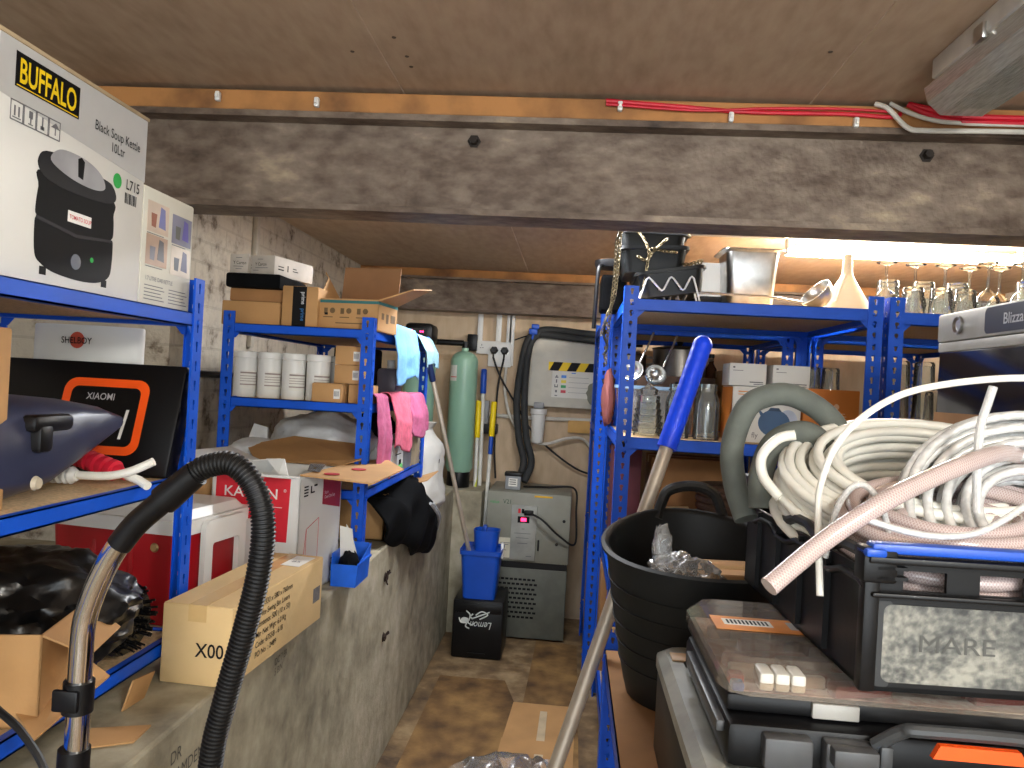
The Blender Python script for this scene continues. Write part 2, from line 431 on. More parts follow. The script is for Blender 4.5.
# the near steel beam: flanges and web
def ibeam(name, y0, y1, z0, z1, tf, m):
    yc = (y0 + y1) / 2; tw = .012
    P = [(y0, z0), (y1, z0), (y1, z0 + tf), (yc + tw, z0 + tf), (yc + tw, z1 - tf), (y1, z1 - tf), (y1, z1), (y0, z1), (y0, z1 - tf), (yc - tw, z1 - tf), (yc - tw, z0 + tf), (y0, z0 + tf)]
    M = Matrix(((0, 0, 1, -2.1), (1, 0, 0, 0), (0, 1, 0, 0), (0, 0, 0, 1)))
    mb = MB().prism(P, 4.6, M); return shell(name, mb, m)
bm1 = ibeam('ceiling_beam', 2.2, 2.345, 1.89, 2.176, .018, IRON)
for x in (-.33, .96):
    MB().lathe([(0, .03), (.012, .03), (.013, .012), (.02, .012), (.02, 0)], 6, M=Fr((x, 2.268, 2.12), (1, 0, 0), (0, 0, 1)).M()).build('bolt', mat('bolt_rust', '2a221c', .7, .3), bm1)
ibeam('ceiling_beam', 4.56, 4.70, 1.83, 2.03, .012, IRON)
shell('trim_1', MB().box(-2.1, 2.205, 2.178, 2.45, 2.25, 2.236, .003), WOOD)
shell('trim_2', MB().box(-1.4, 4.58, 2.032, 2.45, 4.66, 2.079, .003), WOOD)

# ------------------------------------------------------------------ ceiling cables and lamp fittings
def cable(name, pts, r, m, label=None, cat='cable', per=8, group=None, parent=None, n=8):
    o = MB().tube(smooth_path(pts, per), r, n).build(name, m, parent)
    if label: tag(o, label, cat, group)
    return o
cable('red_cable', [(.05, 2.196, 2.228), (.25, 2.193, 2.216), (.45, 2.195, 2.206), (.7, 2.195, 2.208), (.83, 2.195, 2.203), (.86, 2.2, 2.214)], .006, CABLER, 'thin red cable clipped along the pine batten left of the white cables', 'cable')
cable('red_cable', [(.05, 2.19, 2.216), (.3, 2.187, 2.204), (.5, 2.19, 2.216), (.7, 2.19, 2.22), (.84, 2.19, 2.215)], .004, CABLER, 'slack thinner red cable looping above the batten cable', 'cable')
for k, (dz, lb) in enumerate(((0, 'upper thick red cable running to the right edge under the ceiling'), (-.014, 'lower thick red cable running to the right edge under the ceiling'))):
    cable('red_cable', [(.88, 2.205, 2.243), (.93, 2.185, 2.224 + dz), (1.0, 2.175, 2.205 + dz), (1.15, 2.17, 2.200 + dz), (2.3, 2.17, 2.2 + dz)], .008, CABLER, lb)
c1 = cable('white_cable', [(.79, 2.2, 2.24), (.82, 2.185, 2.222), (.87, 2.175, 2.168), (.92, 2.17, 2.16), (1.05, 2.17, 2.162), (1.25, 2.17, 2.164), (2.3, 2.17, 2.165)], .007, CABLEW, 'lower white flat cable dropping from the ceiling onto the beam top')
c2 = cable('white_cable', [(.83, 2.2, 2.243), (.87, 2.185, 2.215), (.93, 2.175, 2.192), (1.0, 2.172, 2.184), (1.2, 2.17, 2.182), (2.3, 2.17, 2.182)], .006, CABLEW, 'upper white cable running right beneath the thick red cables')
def clip(x, z, lab):
    t = MB().box(x - .007, 2.186, z - .014, x + .007, 2.2046, z + .014, .004).box(x - .004, 2.18, z - .006, x + .004, 2.19, z + .006, .002).build('cable_clip', WHITEP)
    tag(t, lab, 'cable clip', 'cable clips on the timber batten')
for x, z, lab in ((-1.09, 2.21, 'white cable clip on bare batten, leftmost'), (-.79, 2.2, 'white cable clip on bare batten above the tape box'), (.40, 2.19, 'white cable clip on batten below the thin red cable, left one'),
                  (.74, 2.185, 'white cable clip on batten close to the white cable drop'), (.09, 2.212, 'white cable clip at the left end of the red cable')):
    clip(x, z, lab)
# unlit fluorescent fitting, upper right
t = thing('fluorescent_fitting', 'grey fluorescent ceiling fitting with clear ribbed diffuser at top right', 'ceiling light', (.92, 1.4, 2.25))
MB().box(.82, .75, 2.20, 1.02, 1.93, 2.249, .006).build('housing', mat('fitting_grey', 'd6d6d0', .5), t)
mb = MB(); P = [(.828, 2.20), (.838, 2.165), (.87, 2.135), (.97, 2.135), (1.002, 2.165), (1.012, 2.20)]
n = len(P); y0, y1 = .76, 1.985
vs = [V((x, y0, z)) for x, z in P] + [V((x, y1, z)) for x, z in P]
mb._add(vs, [(i, i + 1, n + i + 1, n + i) for i in range(n - 1)] + [tuple(range(n)), tuple(range(2 * n - 1, n - 1, -1))])
for k in range(14):
    x = .872 + k * .0075; mb.box(x, .77, 2.1335, x + .003, 1.93, 2.1355)
mb.build('diffuser', clear('prismatic_diffuser', 'e9e6da', .15, .06, milk=.42, milkcol='eeece4'), t, smooth=0)
for x in (.89, .95):
    MB().tube([(x, .8, 2.165), (x, 1.9, 2.165)], .0125, 12).build('tube', mat('unlit_tube', 'e8e0c0', .3), t)
MB().box(.83, 1.93, 2.19, 1.01, 1.985, 2.2, .003).build('end_cap', GREYP, t)
for y in (1.7, 1.25):
    MB().box(.812, y - .02, 2.19, .824, y + .02, 2.225, .003).build('clip', STEEL, t)
# lit tube over the far racks
t = thing('tube_lamp', 'lit white fluorescent tube under the far ceiling above the glasses', 'tube light', (1.28, 3.2, 2.08))
MB().box(.84, 3.185, 2.055, 1.74, 3.215, 2.079, .004).build('batten_body', WHITEP, t)
MB().tube([(.835, 3.2, 2.012), (1.745, 3.2, 2.012)], .021, 14).build('tube', glow('lit_tube', 'fffaf0', 85), t)
for x in (.83, 1.735): MB().box(x, 3.18, 1.995, x + .016, 3.22, 2.06, .003).build('end_cap', WHITEP, t)
t = thing('trunking', 'thin white cable trunking along the far ceiling left of the lit tube', 'cable trunking', (.5, 3.2, 2.06))
MB().box(.15, 3.185, 2.063, .82, 3.215, 2.079, .002).build('channel', WHITEP, t)
MB().box(.15, 3.182, 2.060, .82, 3.218, 2.065, .001).build('cover', WHITEP, t)
tag(MB().box(-1.319, 3.01, 1.5, -1.298, 3.04, 2.079, .004).build('conduit', mat('dusty_conduit', 'bdb5a5', .6)), 'dusty white vertical conduit on the flaking brick wall', 'conduit')
tag(MB().tube([(-1.305, 2.43, 1.387), (-1.305, 2.6, 1.385), (-1.305, 4.1, 1.37)], .012, 8).build('wall_pipe', BLACKP), 'thin black pipe running along the left brick wall behind the racks', 'pipe')
# unseen lamp body added around the fill light behind the viewer
t = thing('added_fill_lamp', 'white globe lamp added unseen behind the viewer as fill light', 'ceiling light', (.75, -.55, 2.25))
MB().lathe([(0, 0), (.05, 0), (.05, -.02), (.006, -.03), (.006, -.16), (.03, -.165), (.035, -.19)], 20, (.75, -.55, 2.249)).build('stem', WHITEP, t)
MB().lathe([(.13 * cos(radians(a)), .13 * sin(radians(a))) for a in range(-90, 76, 15)], 24, (.75, -.55, 1.93)).build('globe', clear('added_globe_glass', 'fff8ec', .3, .04), t)
t = thing('added_aisle_fitting', 'white tube fitting added as fill light, hidden right behind the steel beam', 'ceiling light', (-.05, 2.85, 2.08))  # added lamp body for the aisle fill, kept out of view by the beam
MB().box(-.5, 2.82, 2.06, .4, 2.88, 2.079, .004).build('batten_body', WHITEP, t)
MB().tube([(-.49, 2.85, 2.046), (.39, 2.85, 2.046)], .012, 12).build('tube', glow('added_tube_glow', 'fff8f0', 3), t)

# ------------------------------------------------------------------ blue boltless racks
_posts = {}
def post_mesh(zt, wd=.05, th=.0022, pitch=.038):
    """an L-shaped upright, both flanges pierced with keyhole slots; corner at the origin, flanges to +x and +y"""
    key = round(zt, 3)
    if key in _posts: return _posts[key]
    mb = MB(); n = int(zt / pitch); p = zt / n
    hole = [(0, .011), (.0062, .009), (.0062, .002), (.0036, -.001), (.0036, -.0105), (-.0036, -.0105), (-.0036, -.001), (-.0062, .002), (-.0062, .009)]
    outer = [(0, p / 2), (.021, p / 2), (.021, .002), (.021, -.004), (.021, -p / 2), (-.021, -p / 2), (-.021, -.004), (-.021, .002), (-.021, p / 2)]
    m = len(hole)
    for ax in (0, 1):
        for k in range(n):
            zc = (k + .5) * p; c = .0268
            for off in (0, th):
                def P(q): return (c + q[0], off, zc + q[1]) if ax == 0 else (off, c + q[0], zc + q[1])
                vs = [P(q) for q in hole] + [P(q) for q in outer]
                mb._add(vs, [(i, (i + 1) % m, m + (i + 1) % m, m + i) for i in range(m)])
            def P2(q, off): return (c + q[0], off, zc + q[1]) if ax == 0 else (off, c + q[0], zc + q[1])
            vs = [P2(q, 0) for q in hole] + [P2(q, th) for q in hole]
            mb._add(vs, [(i, (i + 1) % m, m + (i + 1) % m, m + i) for i in range(m)])
        # bent edge strips
        e0, e1 = .0478, .0505
        if ax == 0: mb.box(0, 0, 0, .0058, th, zt); mb.box(e0, 0, 0, e1, th + .004, zt)
        else: mb.box(0, 0, 0, th, .0058, zt); mb.box(0, e0, 0, th + .004, e1, zt)
    me_o = mb.bm; me = bpy.data.meshes.new('post'); bmesh.ops.recalc_face_normals(me_o, faces=me_o.faces[:]); me_o.to_mesh(me); me_o.free(); me.materials.append(BLUE)
    _posts[key] = me; return me

def beam_poly(L, h=.046, k=1): return [(0, 0), (L, 0), (L, -h - .022 * k), (L - .008, -h - .022 * k), (L - .03 * k, -h), (.03 * k, -h), (.008, -h - .022 * k), (0, -h - .022 * k)]
def rack(label, x0, y0, x1, y1, z0, zt, levels, k_=1, h=.044):
    t = thing('storage_rack', label, 'rack', ((x0 + x1) / 2, (y0 + y1) / 2, z0), 0, 'blue boltless storage racks')
    H = zt - z0
    for (x, y, a) in ((x0, y0, 0), (x1, y0, 90), (x1, y1, 180), (x0, y1, 270)):
        o = bpy.data.objects.new('post', post_mesh(H)); C.objects.link(o); o.parent = t
        o.location = V((x, y, z0)) - t.location; o.rotation_euler = (0, 0, radians(a)); o.scale = (k_, k_, 1)
    e = .044 * k_
    for z in levels:
        for k in range(4):
            if k == 0: fr, L = Fr((x0 + e, y0 + .003, z), (1, 0, 0), (0, 0, 1)), x1 - x0 - 2 * e
            elif k == 1: fr, L = Fr((x1 - .003, y0 + e, z), (0, 1, 0), (0, 0, 1)), y1 - y0 - 2 * e
            elif k == 2: fr, L = Fr((x1 - e, y1 - .003, z), (-1, 0, 0), (0, 0, 1)), x1 - x0 - 2 * e
            else: fr, L = Fr((x0 + .003, y1 - e, z), (0, -1, 0), (0, 0, 1)), y1 - y0 - 2 * e
            mb = MB(); hh = min(h, .034)  if z - z0 < .07 else h
            P = beam_poly(L, h, k_) if z - z0 > .09 else [(0, 0), (L, 0), (L, -hh), (0, -hh)]
            mb.prism(P, .003, fr.M(0, 0, -.003))
            mb.box(0, -.002, -.016, L, .0, 0, M=fr.M()); mb.box(0, -hh, -.022, L, -hh + .003, 0, M=fr.M())
            for a in (-.012, L + .012):
                for b in (-.018, -.052):
                    if b < -hh - .01 or (z - z0 < .09 and b < -.03): continue
                    mb.lathe([(0, .0065), (.004, .006), (.006, .003)], 8, M=fr.M(a, b, 0))
            mb.build('beam', BLUE, t)
        MB().box(x0 + .006, y0 + .006, z - .018, x1 - .006, y1 - .006, z - .003).build('shelf_board', CHIP, t)
    return t

LZ = .808
rack('near blue rack on the concrete plinth at left, soup kettle carton on top', -1.21, .60, -.755, 1.51, LZ, 1.585, (1.516, 1.190, .876), .72, .027)
rack('blue rack on the concrete plinth holding the white tubs and pink cloths', -1.085, 2.30, -.612, 3.22, LZ, 1.588, (1.551, 1.323, 1.058), .72, .029)
rack('blue rack in front at right holding the glass jars and black planters', .165, 2.75, 1.055, 3.60, 0, 1.782, (1.738, 1.246, .715, .2))
rack('blue rack at far right behind the fridge, stacked with upturned glasses', 1.075, 2.75, 1.965, 3.60, 0, 1.782, (1.732, 1.246, .715, .2))
rack('dark shaded blue rack against the back wall beside the warning poster', .115, 3.64, 1.005, 4.46, 0, 1.775, (1.72, 1.23, .70, .2))
rack('rear blue rack at far right behind the upturned glasses', 1.025, 3.64, 1.915, 4.46, 0, 1.775, (1.72, 1.23, .70, .2))
rack('low blue rack in front carrying the black tub and toolboxes', .12, .62, .82, 2.06, 0, .724, (.722, .25))

# ------------------------------------------------------------------ cartons
def carton(name, label, cat, c, size, rz=0, m=CARD, tape=True, group=None, top=True, seam='x', tapecol=None):
    """closed carton standing at c (base centre), with its flap seam and parcel tape as parts"""
    w, d, h = size
    t = thing(name, label, cat, c, rz, group)
    t['hw'] = 0
    M = wm(t)
    mb = MB(); mb.box(-w / 2, -d / 2, 0, w / 2, d / 2, h, .0025); mb.build('body', m, t, local=True)
    mb = MB(); e = .0012
    if seam == 'x':
        mb.box(-w / 2 + .002, .0008, h - .002, w / 2 - .002, d / 2 - .002, h + e); mb.box(-w / 2 + .002, -d / 2 + .002, h - .002, w / 2 - .002, -.0008, h + e)
    else:
        mb.box(.0008, -d / 2 + .002, h - .002, w / 2 - .002, d / 2 - .002, h + e); mb.box(-w / 2 + .002, -d / 2 + .002, h - .002, -.0008, d / 2 - .002, h + e)
    mb.build('flap', m, t, local=True, smooth=0)
    if tape:
        mb = MB(); q = .018 if min(w, d) > .12 else .01
        if seam == 'x': mb.box(-w / 2 - .0008, -q, h - .03, w / 2 + .0008, q, h + .0018)
        else: mb.box(-q, -d / 2 - .0008, h - .03, q, d / 2 + .0008, h + .0018)
        mb.build('tape', tapecol or mat('parcel_tape', 'c39a63', .3, var=.05), t, local=True, smooth=0)
    return t
def lfr(t, side, w, d, h):
    """frame at the lower-left corner of a side of a carton (front -y, right +x, top), in the world"""
    M = wm(t); R = M.to_3x3()
    if side == 'front': return Fr(M @ V((-w / 2, -d / 2, 0)), R @ V((1, 0, 0)), R @ V((0, 0, 1)))
    if side == 'right': return Fr(M @ V((w / 2, -d / 2, 0)), R @ V((0, 1, 0)), R @ V((0, 0, 1)))
    if side == 'top': return Fr(M @ V((-w / 2, -d / 2, h)), R @ V((1, 0, 0)), R @ V((0, 1, 0)))

def soft(poly, per=5): return [(p.x, p.y) for p in smooth_path([(a, b, 0) for a, b in poly], per, True)]
# ---- soup kettle carton on the near rack
z = 1.5145; W, D, H = .36, .352, .325
t = carton('appliance_carton', 'large white carton printed with a black soup kettle, on the near rack top', 'box', (-.775 - W / 2, .955 + D / 2, z), (W, D, H), 0, WHITEC, tape=False)
fr = lfr(t, 'right', W, D, H)
GREYBAND = mat('carton_grey_band', 'bfc0c0', .6, var=.03)
patch(fr, 'printed_band', [(0, .245), (D, .215), (D, H), (0, H)], GREYBAND, t, .0005)
bp_ = patch(fr, 'brand_panel', (.03, .262, .165, .31), PRINTBLK, t, .0009)
patch(fr, 'brand_panel_edge', [(.033, .264), (.162, .264), (.162, .2655), (.033, .2655)], YELPR, bp_, .0011)
text(fr, 'brand_lettering', 'BUFFALO', .033, YELPR, bp_, .036, .27, .0014, .018, .615)
text(fr, 'product_lettering', 'Black Soup Kettle\n10Ltr', .0155, PRINTBLK, t, .268, .262, .0012, .004, .8, 'CENTER')
text(fr, 'code_lettering', 'L715', .017, PRINTBLK, t, .296, .19, .0012, .01, .85)
patches(fr, 'barcode', [(.296 + .004 * k, .166, .2985 + .004 * k - (.001 if k % 3 else 0), .184) for k in range(9)], PRINTBLK, t)
patch(fr, 'green_dot', disc(fr, .272, .197, .0115, .0125), GREEN, t, .0010)
rects = []
for k in range(4):
    a = .024 + k * .0255
    for q in ((a, .215, a + .0245, .2165), (a, .2415, a + .0245, .243), (a, .215, a + .0012, .243), (a + .0233, .215, a + .0245, .243)): rects.append(q)
rects += [(.031, .222, .0335, .236), (.039, .222, .0415, .236), (.0285, .219, .044, .2205), (.060, .228, .067, .238), (.0625, .221, .0645, .228), (.059, .219, .068, .2205), (.086, .22, .0885, .238), (.0835, .22, .091, .225)]
rects += [[(.105, .231), (.115, .239), (.124, .231)], (.1138, .221, .1155, .232)]
patches(fr, 'handling_symbols', rects, PRINTGREY, t, .0010)
# the kettle picture: flat print
patch(fr, 'picture_body', soft([(.085, .045), (.100, .031), (.13, .022), (.19, .018), (.235, .022), (.262, .035), (.268, .06), (.268, .092), (.263, .096), (.268, .105), (.266, .135), (.255, .162), (.095, .166), (.086, .14), (.082, .105), (.087, .098), (.082, .09)]), PRINTBLK, t, .0010)
patch(fr, 'picture_collar', soft([(.082, .178), (.095, .158), (.14, .150), (.21, .150), (.255, .155), (.27, .165), (.262, .182), (.235, .190), (.11, .196)]), mat('print_charcoal', '1b1b1f', .5, spec=.2), t, .0013)
patch(fr, 'picture_lid', soft([(.108, .184), (.15, .170), (.205, .166), (.237, .173), (.232, .190), (.205, .203), (.165, .208), (.125, .204)]), mat('print_silver', '9a9ba0', .5), t, .0016)
patch(fr, 'picture_knob', [(.17, .176), (.182, .174), (.184, .202), (.176, .207), (.168, .203)], PRINTBLK, t, .0019)
patch(fr, 'picture_band', [(.084, .094), (.175, .083), (.266, .092), (.266, .096), (.175, .088), (.084, .099)], mat('print_charcoal2', '2b2b30', .5, spec=.2), t, .0013)
patch(fr, 'picture_label', (.152, .104, .208, .121), WHITEP, t, .0015)
text(fr, 'picture_lettering', 'TOMATO SOUP', .0065, REDP, t, .155, .109, .0018, .012, .8)
patch(fr, 'picture_dial', disc(fr, .176, .046, .012, .012), mat('print_dial', '3c4658', .4), t, .0014)
patch(fr, 'picture_lamp', disc(fr, .215, .055, .004, .004), GREEN, t, .0014)
for a in (.097, .243): patch(fr, 'picture_foot', (a, .016, a + .014, .028), PRINTBLK, t, .0008)
MB().box(-.86, .95, z + H - .002, -.772, 1.31, z + H + .004, .001).build('torn_edge', mat('torn_card', 'b9a483', .8), t)
# ---- kettle carton behind it
W, D, H = .14, .178, .212
t = carton('kettle_carton', 'smaller white carton with four photo panels behind the soup kettle carton', 'box', (-.775 - W / 2, 1.31 + D / 2, z), (W, D, H), 0, mat('kettle_carton_white', 'd2d0c4', .6, var=.03), tape=False)
fr = lfr(t, 'right', W, D, H)
cols = (('c9b7a6', '8a4a30', '6a6fa8'), ('7b7c90', '5a52a8', '56584f'), ('b59a86', '70707c', '4a4a50'), ('d8cdc0', '60607c', '4a4f5a'))
for k, (a, b) in enumerate(((.012, .135), (.098, .128), (.012, .075), (.098, .068))):
    patch(fr, 'photo_panel', (a, b, a + .072, b + .055), mat('photo_ground%d' % k, cols[k][0], .5), t, .0009)
    patch(fr, 'photo_kettle', [(a + .038, b + .012), (a + .062, b + .010), (a + .058, b + .047), (a + .043, b + .05)], mat('photo_kettle%d' % k, cols[k][1 if k % 2 else 2], .4), t, .0012)
    patch(fr, 'photo_glass', [(a + .014, b + .01), (a + .028, b + .009), (a + .031, b + .034), (a + .012, b + .034)], mat('photo_glass%d' % k, cols[k][2 if k % 2 else 1], .4), t, .0012)
text(fr, 'title_lettering', '1.7 LITRE DAB KETTLE', .0075, PRINTGREY, t, .014, .047, .001, .006, .9)
patches(fr, 'small_print', [(a, .012 + .0062 * k, a + .068 - .006 * (k % 3), .0136 + .0062 * k) for k in range(5) for a in (.014, .098)] + [(.014, .131, .07, .1325), (.1, .124, .15, .1255), (.014, .071, .07, .0725)], PRINTGREY, t)

# ---- shelf 2 of the near rack
z = 1.1885
t = thing('flat_carton', 'flat black carton with an orange rounded square, leaning on the near rack', 'box', (-.97, 1.45, z))
# leaning panel: bottom edge near the shelf front, top tipped back
b0, b1 = V((-1.16, 1.43, z + .002)), V((-.775, 1.435, z + .002)); up = (V((0, .28, .96))).normalized()
xd = (b1 - b0).normalized(); fr = Fr(b0, xd, up)
Wp, Hp = (b1 - b0).length, .228
mb = MB(); mb.box(0, 0, -.045, Wp, Hp, 0, .006, M=fr.M()); mb.build('body', mat('matt_black_carton', '070709', .42, spec=.3), t)
def rrect(x0, y0, x1, y1, r, n=6):
    P = []
    for cx, cy, a0 in ((x1 - r, y1 - r, 0), (x0 + r, y1 - r, 90), (x0 + r, y0 + r, 180), (x1 - r, y0 + r, 270)):
        for k in range(n + 1):
            a = radians(a0 + 90 * k / n); P.append((cx + r * cos(a), cy + r * sin(a)))
    return P
def ring(fr, name, r0, r1, m, parent, lift=.001):
    mb = MB(); n = len(r0)
    vs = [fr.p(*p, lift) for p in r0] + [fr.p(*p, lift) for p in r1]
    mb._add(vs, [(i, (i + 1) % n, n + (i + 1) % n, n + i) for i in range(n)])
    return mb.build(name, m, parent, smooth=0)
ring(fr, 'orange_frame', rrect(.14, .038, .318, .192, .026), rrect(.157, .055, .301, .175, .014), ORANGE, t)
text(fr, 'brand_lettering', 'XIAOMI', .014, mat('print_pale', 'b9b9bd', .5), t, .19, .148, .0012, .003, .85)
patch(fr, 'label_strip', [(.272, .07), (.278, .07), (.284, .13), (.278, .13)], WHITEP, t, .001)
t = thing('round_carton', 'white curved packaging with a red crest behind the black flat carton', 'package', (-1.03, 1.47, z))
mb = MB(); mb.lathe([(0, 0), (.118, 0), (.12, .004), (.12, .29), (.118, .294), (0, .294)], 40, (-1.02, 1.62 - .07, z), sy=.32); mb.build('body', WHITEC, t)
fr2 = Fr((-1.02, 1.55 - .0384 - .001, z), (1, 0, 0), (0, 0, 1))
patch(fr2, 'crest', disc(fr2, -.0, .262, .016, .017), mat('red_crest', 'b8432e', .6), t, .002)
text(fr2, 'brand_lettering', 'SHELBOY', .013, PRINTBLK, t, 0, .255, .004, .01, .85, 'CENTER')
# dark tapered machine housing
t = thing('machine_housing', 'dark blue-black tapered plastic housing lying on the near rack shelf', 'machine', (-.87, 1.2, z))
def sec(y, x0, x1, zb, zt, k=.35):
    P = []
    for a in range(20):
        A = 2 * pi * a / 20; cx, cz = cos(A), sin(A)
        px = abs(cx) ** .55 * (1 if cx >= 0 else -1); pz = abs(cz) ** .55 * (1 if cz >= 0 else -1)
        P.append(V(((x0 + x1) / 2 + (x1 - x0) / 2 * px, y, (zb + zt) / 2 + (zt - zb) / 2 * pz)))
    return P
secs = [sec(1.0, -1.06, -.80, z + .002, 1.34), sec(1.06, -1.07, -.785, z + .002, 1.353), sec(1.13, -1.06, -.78, z + .012, 1.352), sec(1.2, -1.03, -.785, z + .042, 1.346), sec(1.27, -.99, -.79, z + .075, 1.335), sec(1.325, -.955, -.80, z + .1, 1.318), sec(1.34, -.93, -.815, z + .115, 1.305)]
mb = MB(); rg = [[mb.bm.verts.new(p) for p in q] for q in secs]
for A, B in zip(rg, rg[1:]):
    for k in range(20): mb.bm.faces.new((A[k], A[(k + 1) % 20], B[(k + 1) % 20], B[k]))
mb.bm.faces.new(rg[0][::-1]); mb.bm.faces.new(rg[-1]); mb.build('shell', mat('navy_plastic', '30344a', .34, var=.1), t)
mb = MB(); mb.box(-.84, 1.06, 1.30, -.772, 1.15, 1.325, .008); mb.box(-.82, 1.07, 1.27, -.770, 1.1, 1.31, .006); mb.build('latch', BLACKP, t)
MB().lathe([(0, .006), (.008, .006), (.011, 0)], 16, M=Fr((-.779, 1.075, 1.225), (0, 1, 0), (0, 0, 1)).M()).build('stud', mat('stud_cream', 'b9ae98', .5), t)
t = carton('brown_carton', 'brown cardboard carton cut by the left edge on the near rack shelf', 'box', (-.9, .95, z), (.2, .18, .26), 0, CARD)
# red ribbed connector and white spout
t = thing('hose_connector', 'red ribbed hose connector lying under the dark housing', 'connector', (-.87, 1.345, z))
p0, p1 = V((-.925, 1.36, z + .05)), V((-.79, 1.33, z + .018))
d = (p1 - p0).normalized(); u = d.orthogonal(); frc = Fr(p0, u, d.cross(u))
prof = [(0, 0), (.012, 0), (.012, .02)]
for k in range(5): prof += [(.019, .024 + k * .02), (.019, .034 + k * .02), (.013, .036 + k * .02), (.013, .043 + k * .02)]
prof += [(.010, .128), (.010, .14), (0, .14)]
MB().lathe(prof, 18, M=frc.M()).build('body', mat('red_rubber', 'c51f35', .4), t)
MB().tube([(-.80, 1.333, z + .02), (-.765, 1.325, z + .012), (-.742, 1.315, z + .004)], .008, 10).build('white_spout', HOSEW, t)
t = thing('tap_spout', 'white plastic spout with ribbed collar on the near rack shelf edge', 'spout', (-.85, 1.3, z))
MB().tube(smooth_path([(-.90, 1.3, z + .018), (-.82, 1.305, z + .018), (-.775, 1.31, z + .028), (-.735, 1.318, z + .048)]), .0075, 10).build('spout', HOSEW, t)
prof = [(0, 0), (.014, 0), (.016, .004)]
for k in range(4): prof += [(.016, .006 + k * .012), (.012, .008 + k * .012), (.012, .013 + k * .012), (.016, .015 + k * .012)]
prof += [(.010, .06), (0, .06)]
MB().lathe(prof, 18, M=Fr((-.925, 1.3, z + .0165), (0, 1, 0), (0, 0, 1)).M()).build('collar', WHITEP, t)

# ---- bottom shelf of the near rack
z = .8745
o = MB().blob((-.90, 1.26, z + .10), (.175, .15, .108), .16, 2.2, 5, 3, flat=z + .001, sharp=.08)
t = thing('bin_bag', 'bulging glossy black polythene sack on the bottom shelf of the near rack', 'bag', (-.9, 1.26, z))
o.build('sack', mat('black_polythene', '0c0d0f', .3, bump=.25, bscale=22), t)
t = thing('round_brush', 'round black bristle brush head standing in front of the black sack', 'brush', (-.8, 1.33, z))
frb = Fr((-.79, 1.33, z + .075), (.25, .97, 0), (-.1, .02, 1))
MB().lathe([(0, -.05), (.04, -.05), (.062, -.03), (.068, 0), (.066, .008), (.03, .012), (0, .012)], 32, M=frb.M()).build('dish', BLACKG, t)
mb = MB()
for k in range(150):
    a = random.random() * 6.283; r = .055 * sqrt(random.random()); p = frb.p(r * cos(a), r * sin(a), .008); q = frb.p(r * 1.15 * cos(a), r * 1.15 * sin(a), .028)
    mb.tube([p, q], .0022, 4)
mb.build('bristles', BLACKP, t, smooth=0)
# small open carton
t = thing('open_carton', 'small open brown carton with a raised flap on the near rack bottom shelf', 'box', (-.83, 1.12, z))
W0, D0, H0 = .17, .17, .135
frx = Matrix.Translation((-.845, 1.12, z)) @ Matrix.Rotation(radians(14), 4, 'Z')
mb = MB(); e = .003
for q in ((-W0 / 2, -D0 / 2, 0, W0 / 2, D0 / 2, e), (-W0 / 2, -D0 / 2, 0, W0 / 2, -D0 / 2 + e, H0), (-W0 / 2, D0 / 2 - e, 0, W0 / 2, D0 / 2, H0), (-W0 / 2, -D0 / 2, 0, -W0 / 2 + e, D0 / 2, H0), (W0 / 2 - e, -D0 / 2, 0, W0 / 2, D0 / 2, H0)): mb.box(*q, M=frx)
mb.build('body', CARD, t, smooth=0)
for P, nm in (([(W0 / 2, -D0 / 2, H0), (W0 / 2, D0 / 2, H0), (W0 / 2 + .06, D0 / 2 - .02, H0 - .035), (W0 / 2 + .06, -D0 / 2 + .02, H0 - .035)], 'flap'),
              ([(-W0 / 2, D0 / 2, H0), (W0 / 2, D0 / 2, H0), (W0 / 2 - .01, D0 / 2 + .05, H0 + .025), (-W0 / 2 + .01, D0 / 2 + .05, H0 + .025)], 'flap'),
              ([(W0 / 2 - .03, -D0 / 2, .02), (W0 / 2 + .015, -D0 / 2 - .05, .004), (W0 / 2 + .05, D0 / 2 - .03, .02), (W0 / 2 + .005, D0 / 2 - .02, .05)], 'loose_sheet')):
    vs = [frx @ V(p) for p in P]; nrm = (vs[1] - vs[0]).cross(vs[2] - vs[0]).normalized() * .003
    MB().hexa([*vs, *[v + nrm for v in vs]]).build(nm, CARD, t, smooth=0)
tag(MB().lathe([(0, 0), (.085, 0), (.098, .012), (.1, .1), (.105, .16), (.098, .21), (.075, .235), (.07, .29), (0, .295)], 28, (-.88, .93, z)).build('black_drum', mat('dark_drum', '15161a', .4, bump=.1)), 'dark plastic drum at the extreme left on the near rack bottom shelf', 'drum')
tag(MB().tube(smooth_path([(-.86, 1.0, z + .05), (-.78, .98, .955), (-.719, .95, .946), (-.677, .935, .930), (-.634, .92, .895), (-.61, .905, .85), (-.6, .89, .7), (-.6, .87, .4), (-.6, .85, .02)], 12), .005, 8).build('power_cable', CABLEB), 'black cable sagging from the near rack to the vacuum wand foot', 'cable')
mb = MB(); P = [V((-.735, 1.13, LZ + .001)), V((-.66, 1.17, LZ + .001)), V((-.665, 1.23, LZ + .001)), V((-.75, 1.2, LZ + .001))]
mb.hexa([*P, *[p + V((0, 0, .003)) for p in P]]); tag(mb.build('cardboard_scrap', CARD, smooth=0), 'torn scrap of brown cardboard on the plinth top below the near rack', 'scrap')
P = [V((-.742, 1.27, LZ + .002)), V((-.738, 1.33, LZ + .002)), V((-.72, 1.33, .86)), V((-.725, 1.27, .865))]
tag(MB().hexa([*P, *[p + V((.003, 0, 0)) for p in P]]).build('cardboard_strip', CARD, smooth=0), 'upright strip of brown cardboard tucked against the near rack bottom beam', 'scrap')

# ------------------------------------------------------------------ things standing on the plinth
z = LZ + .001
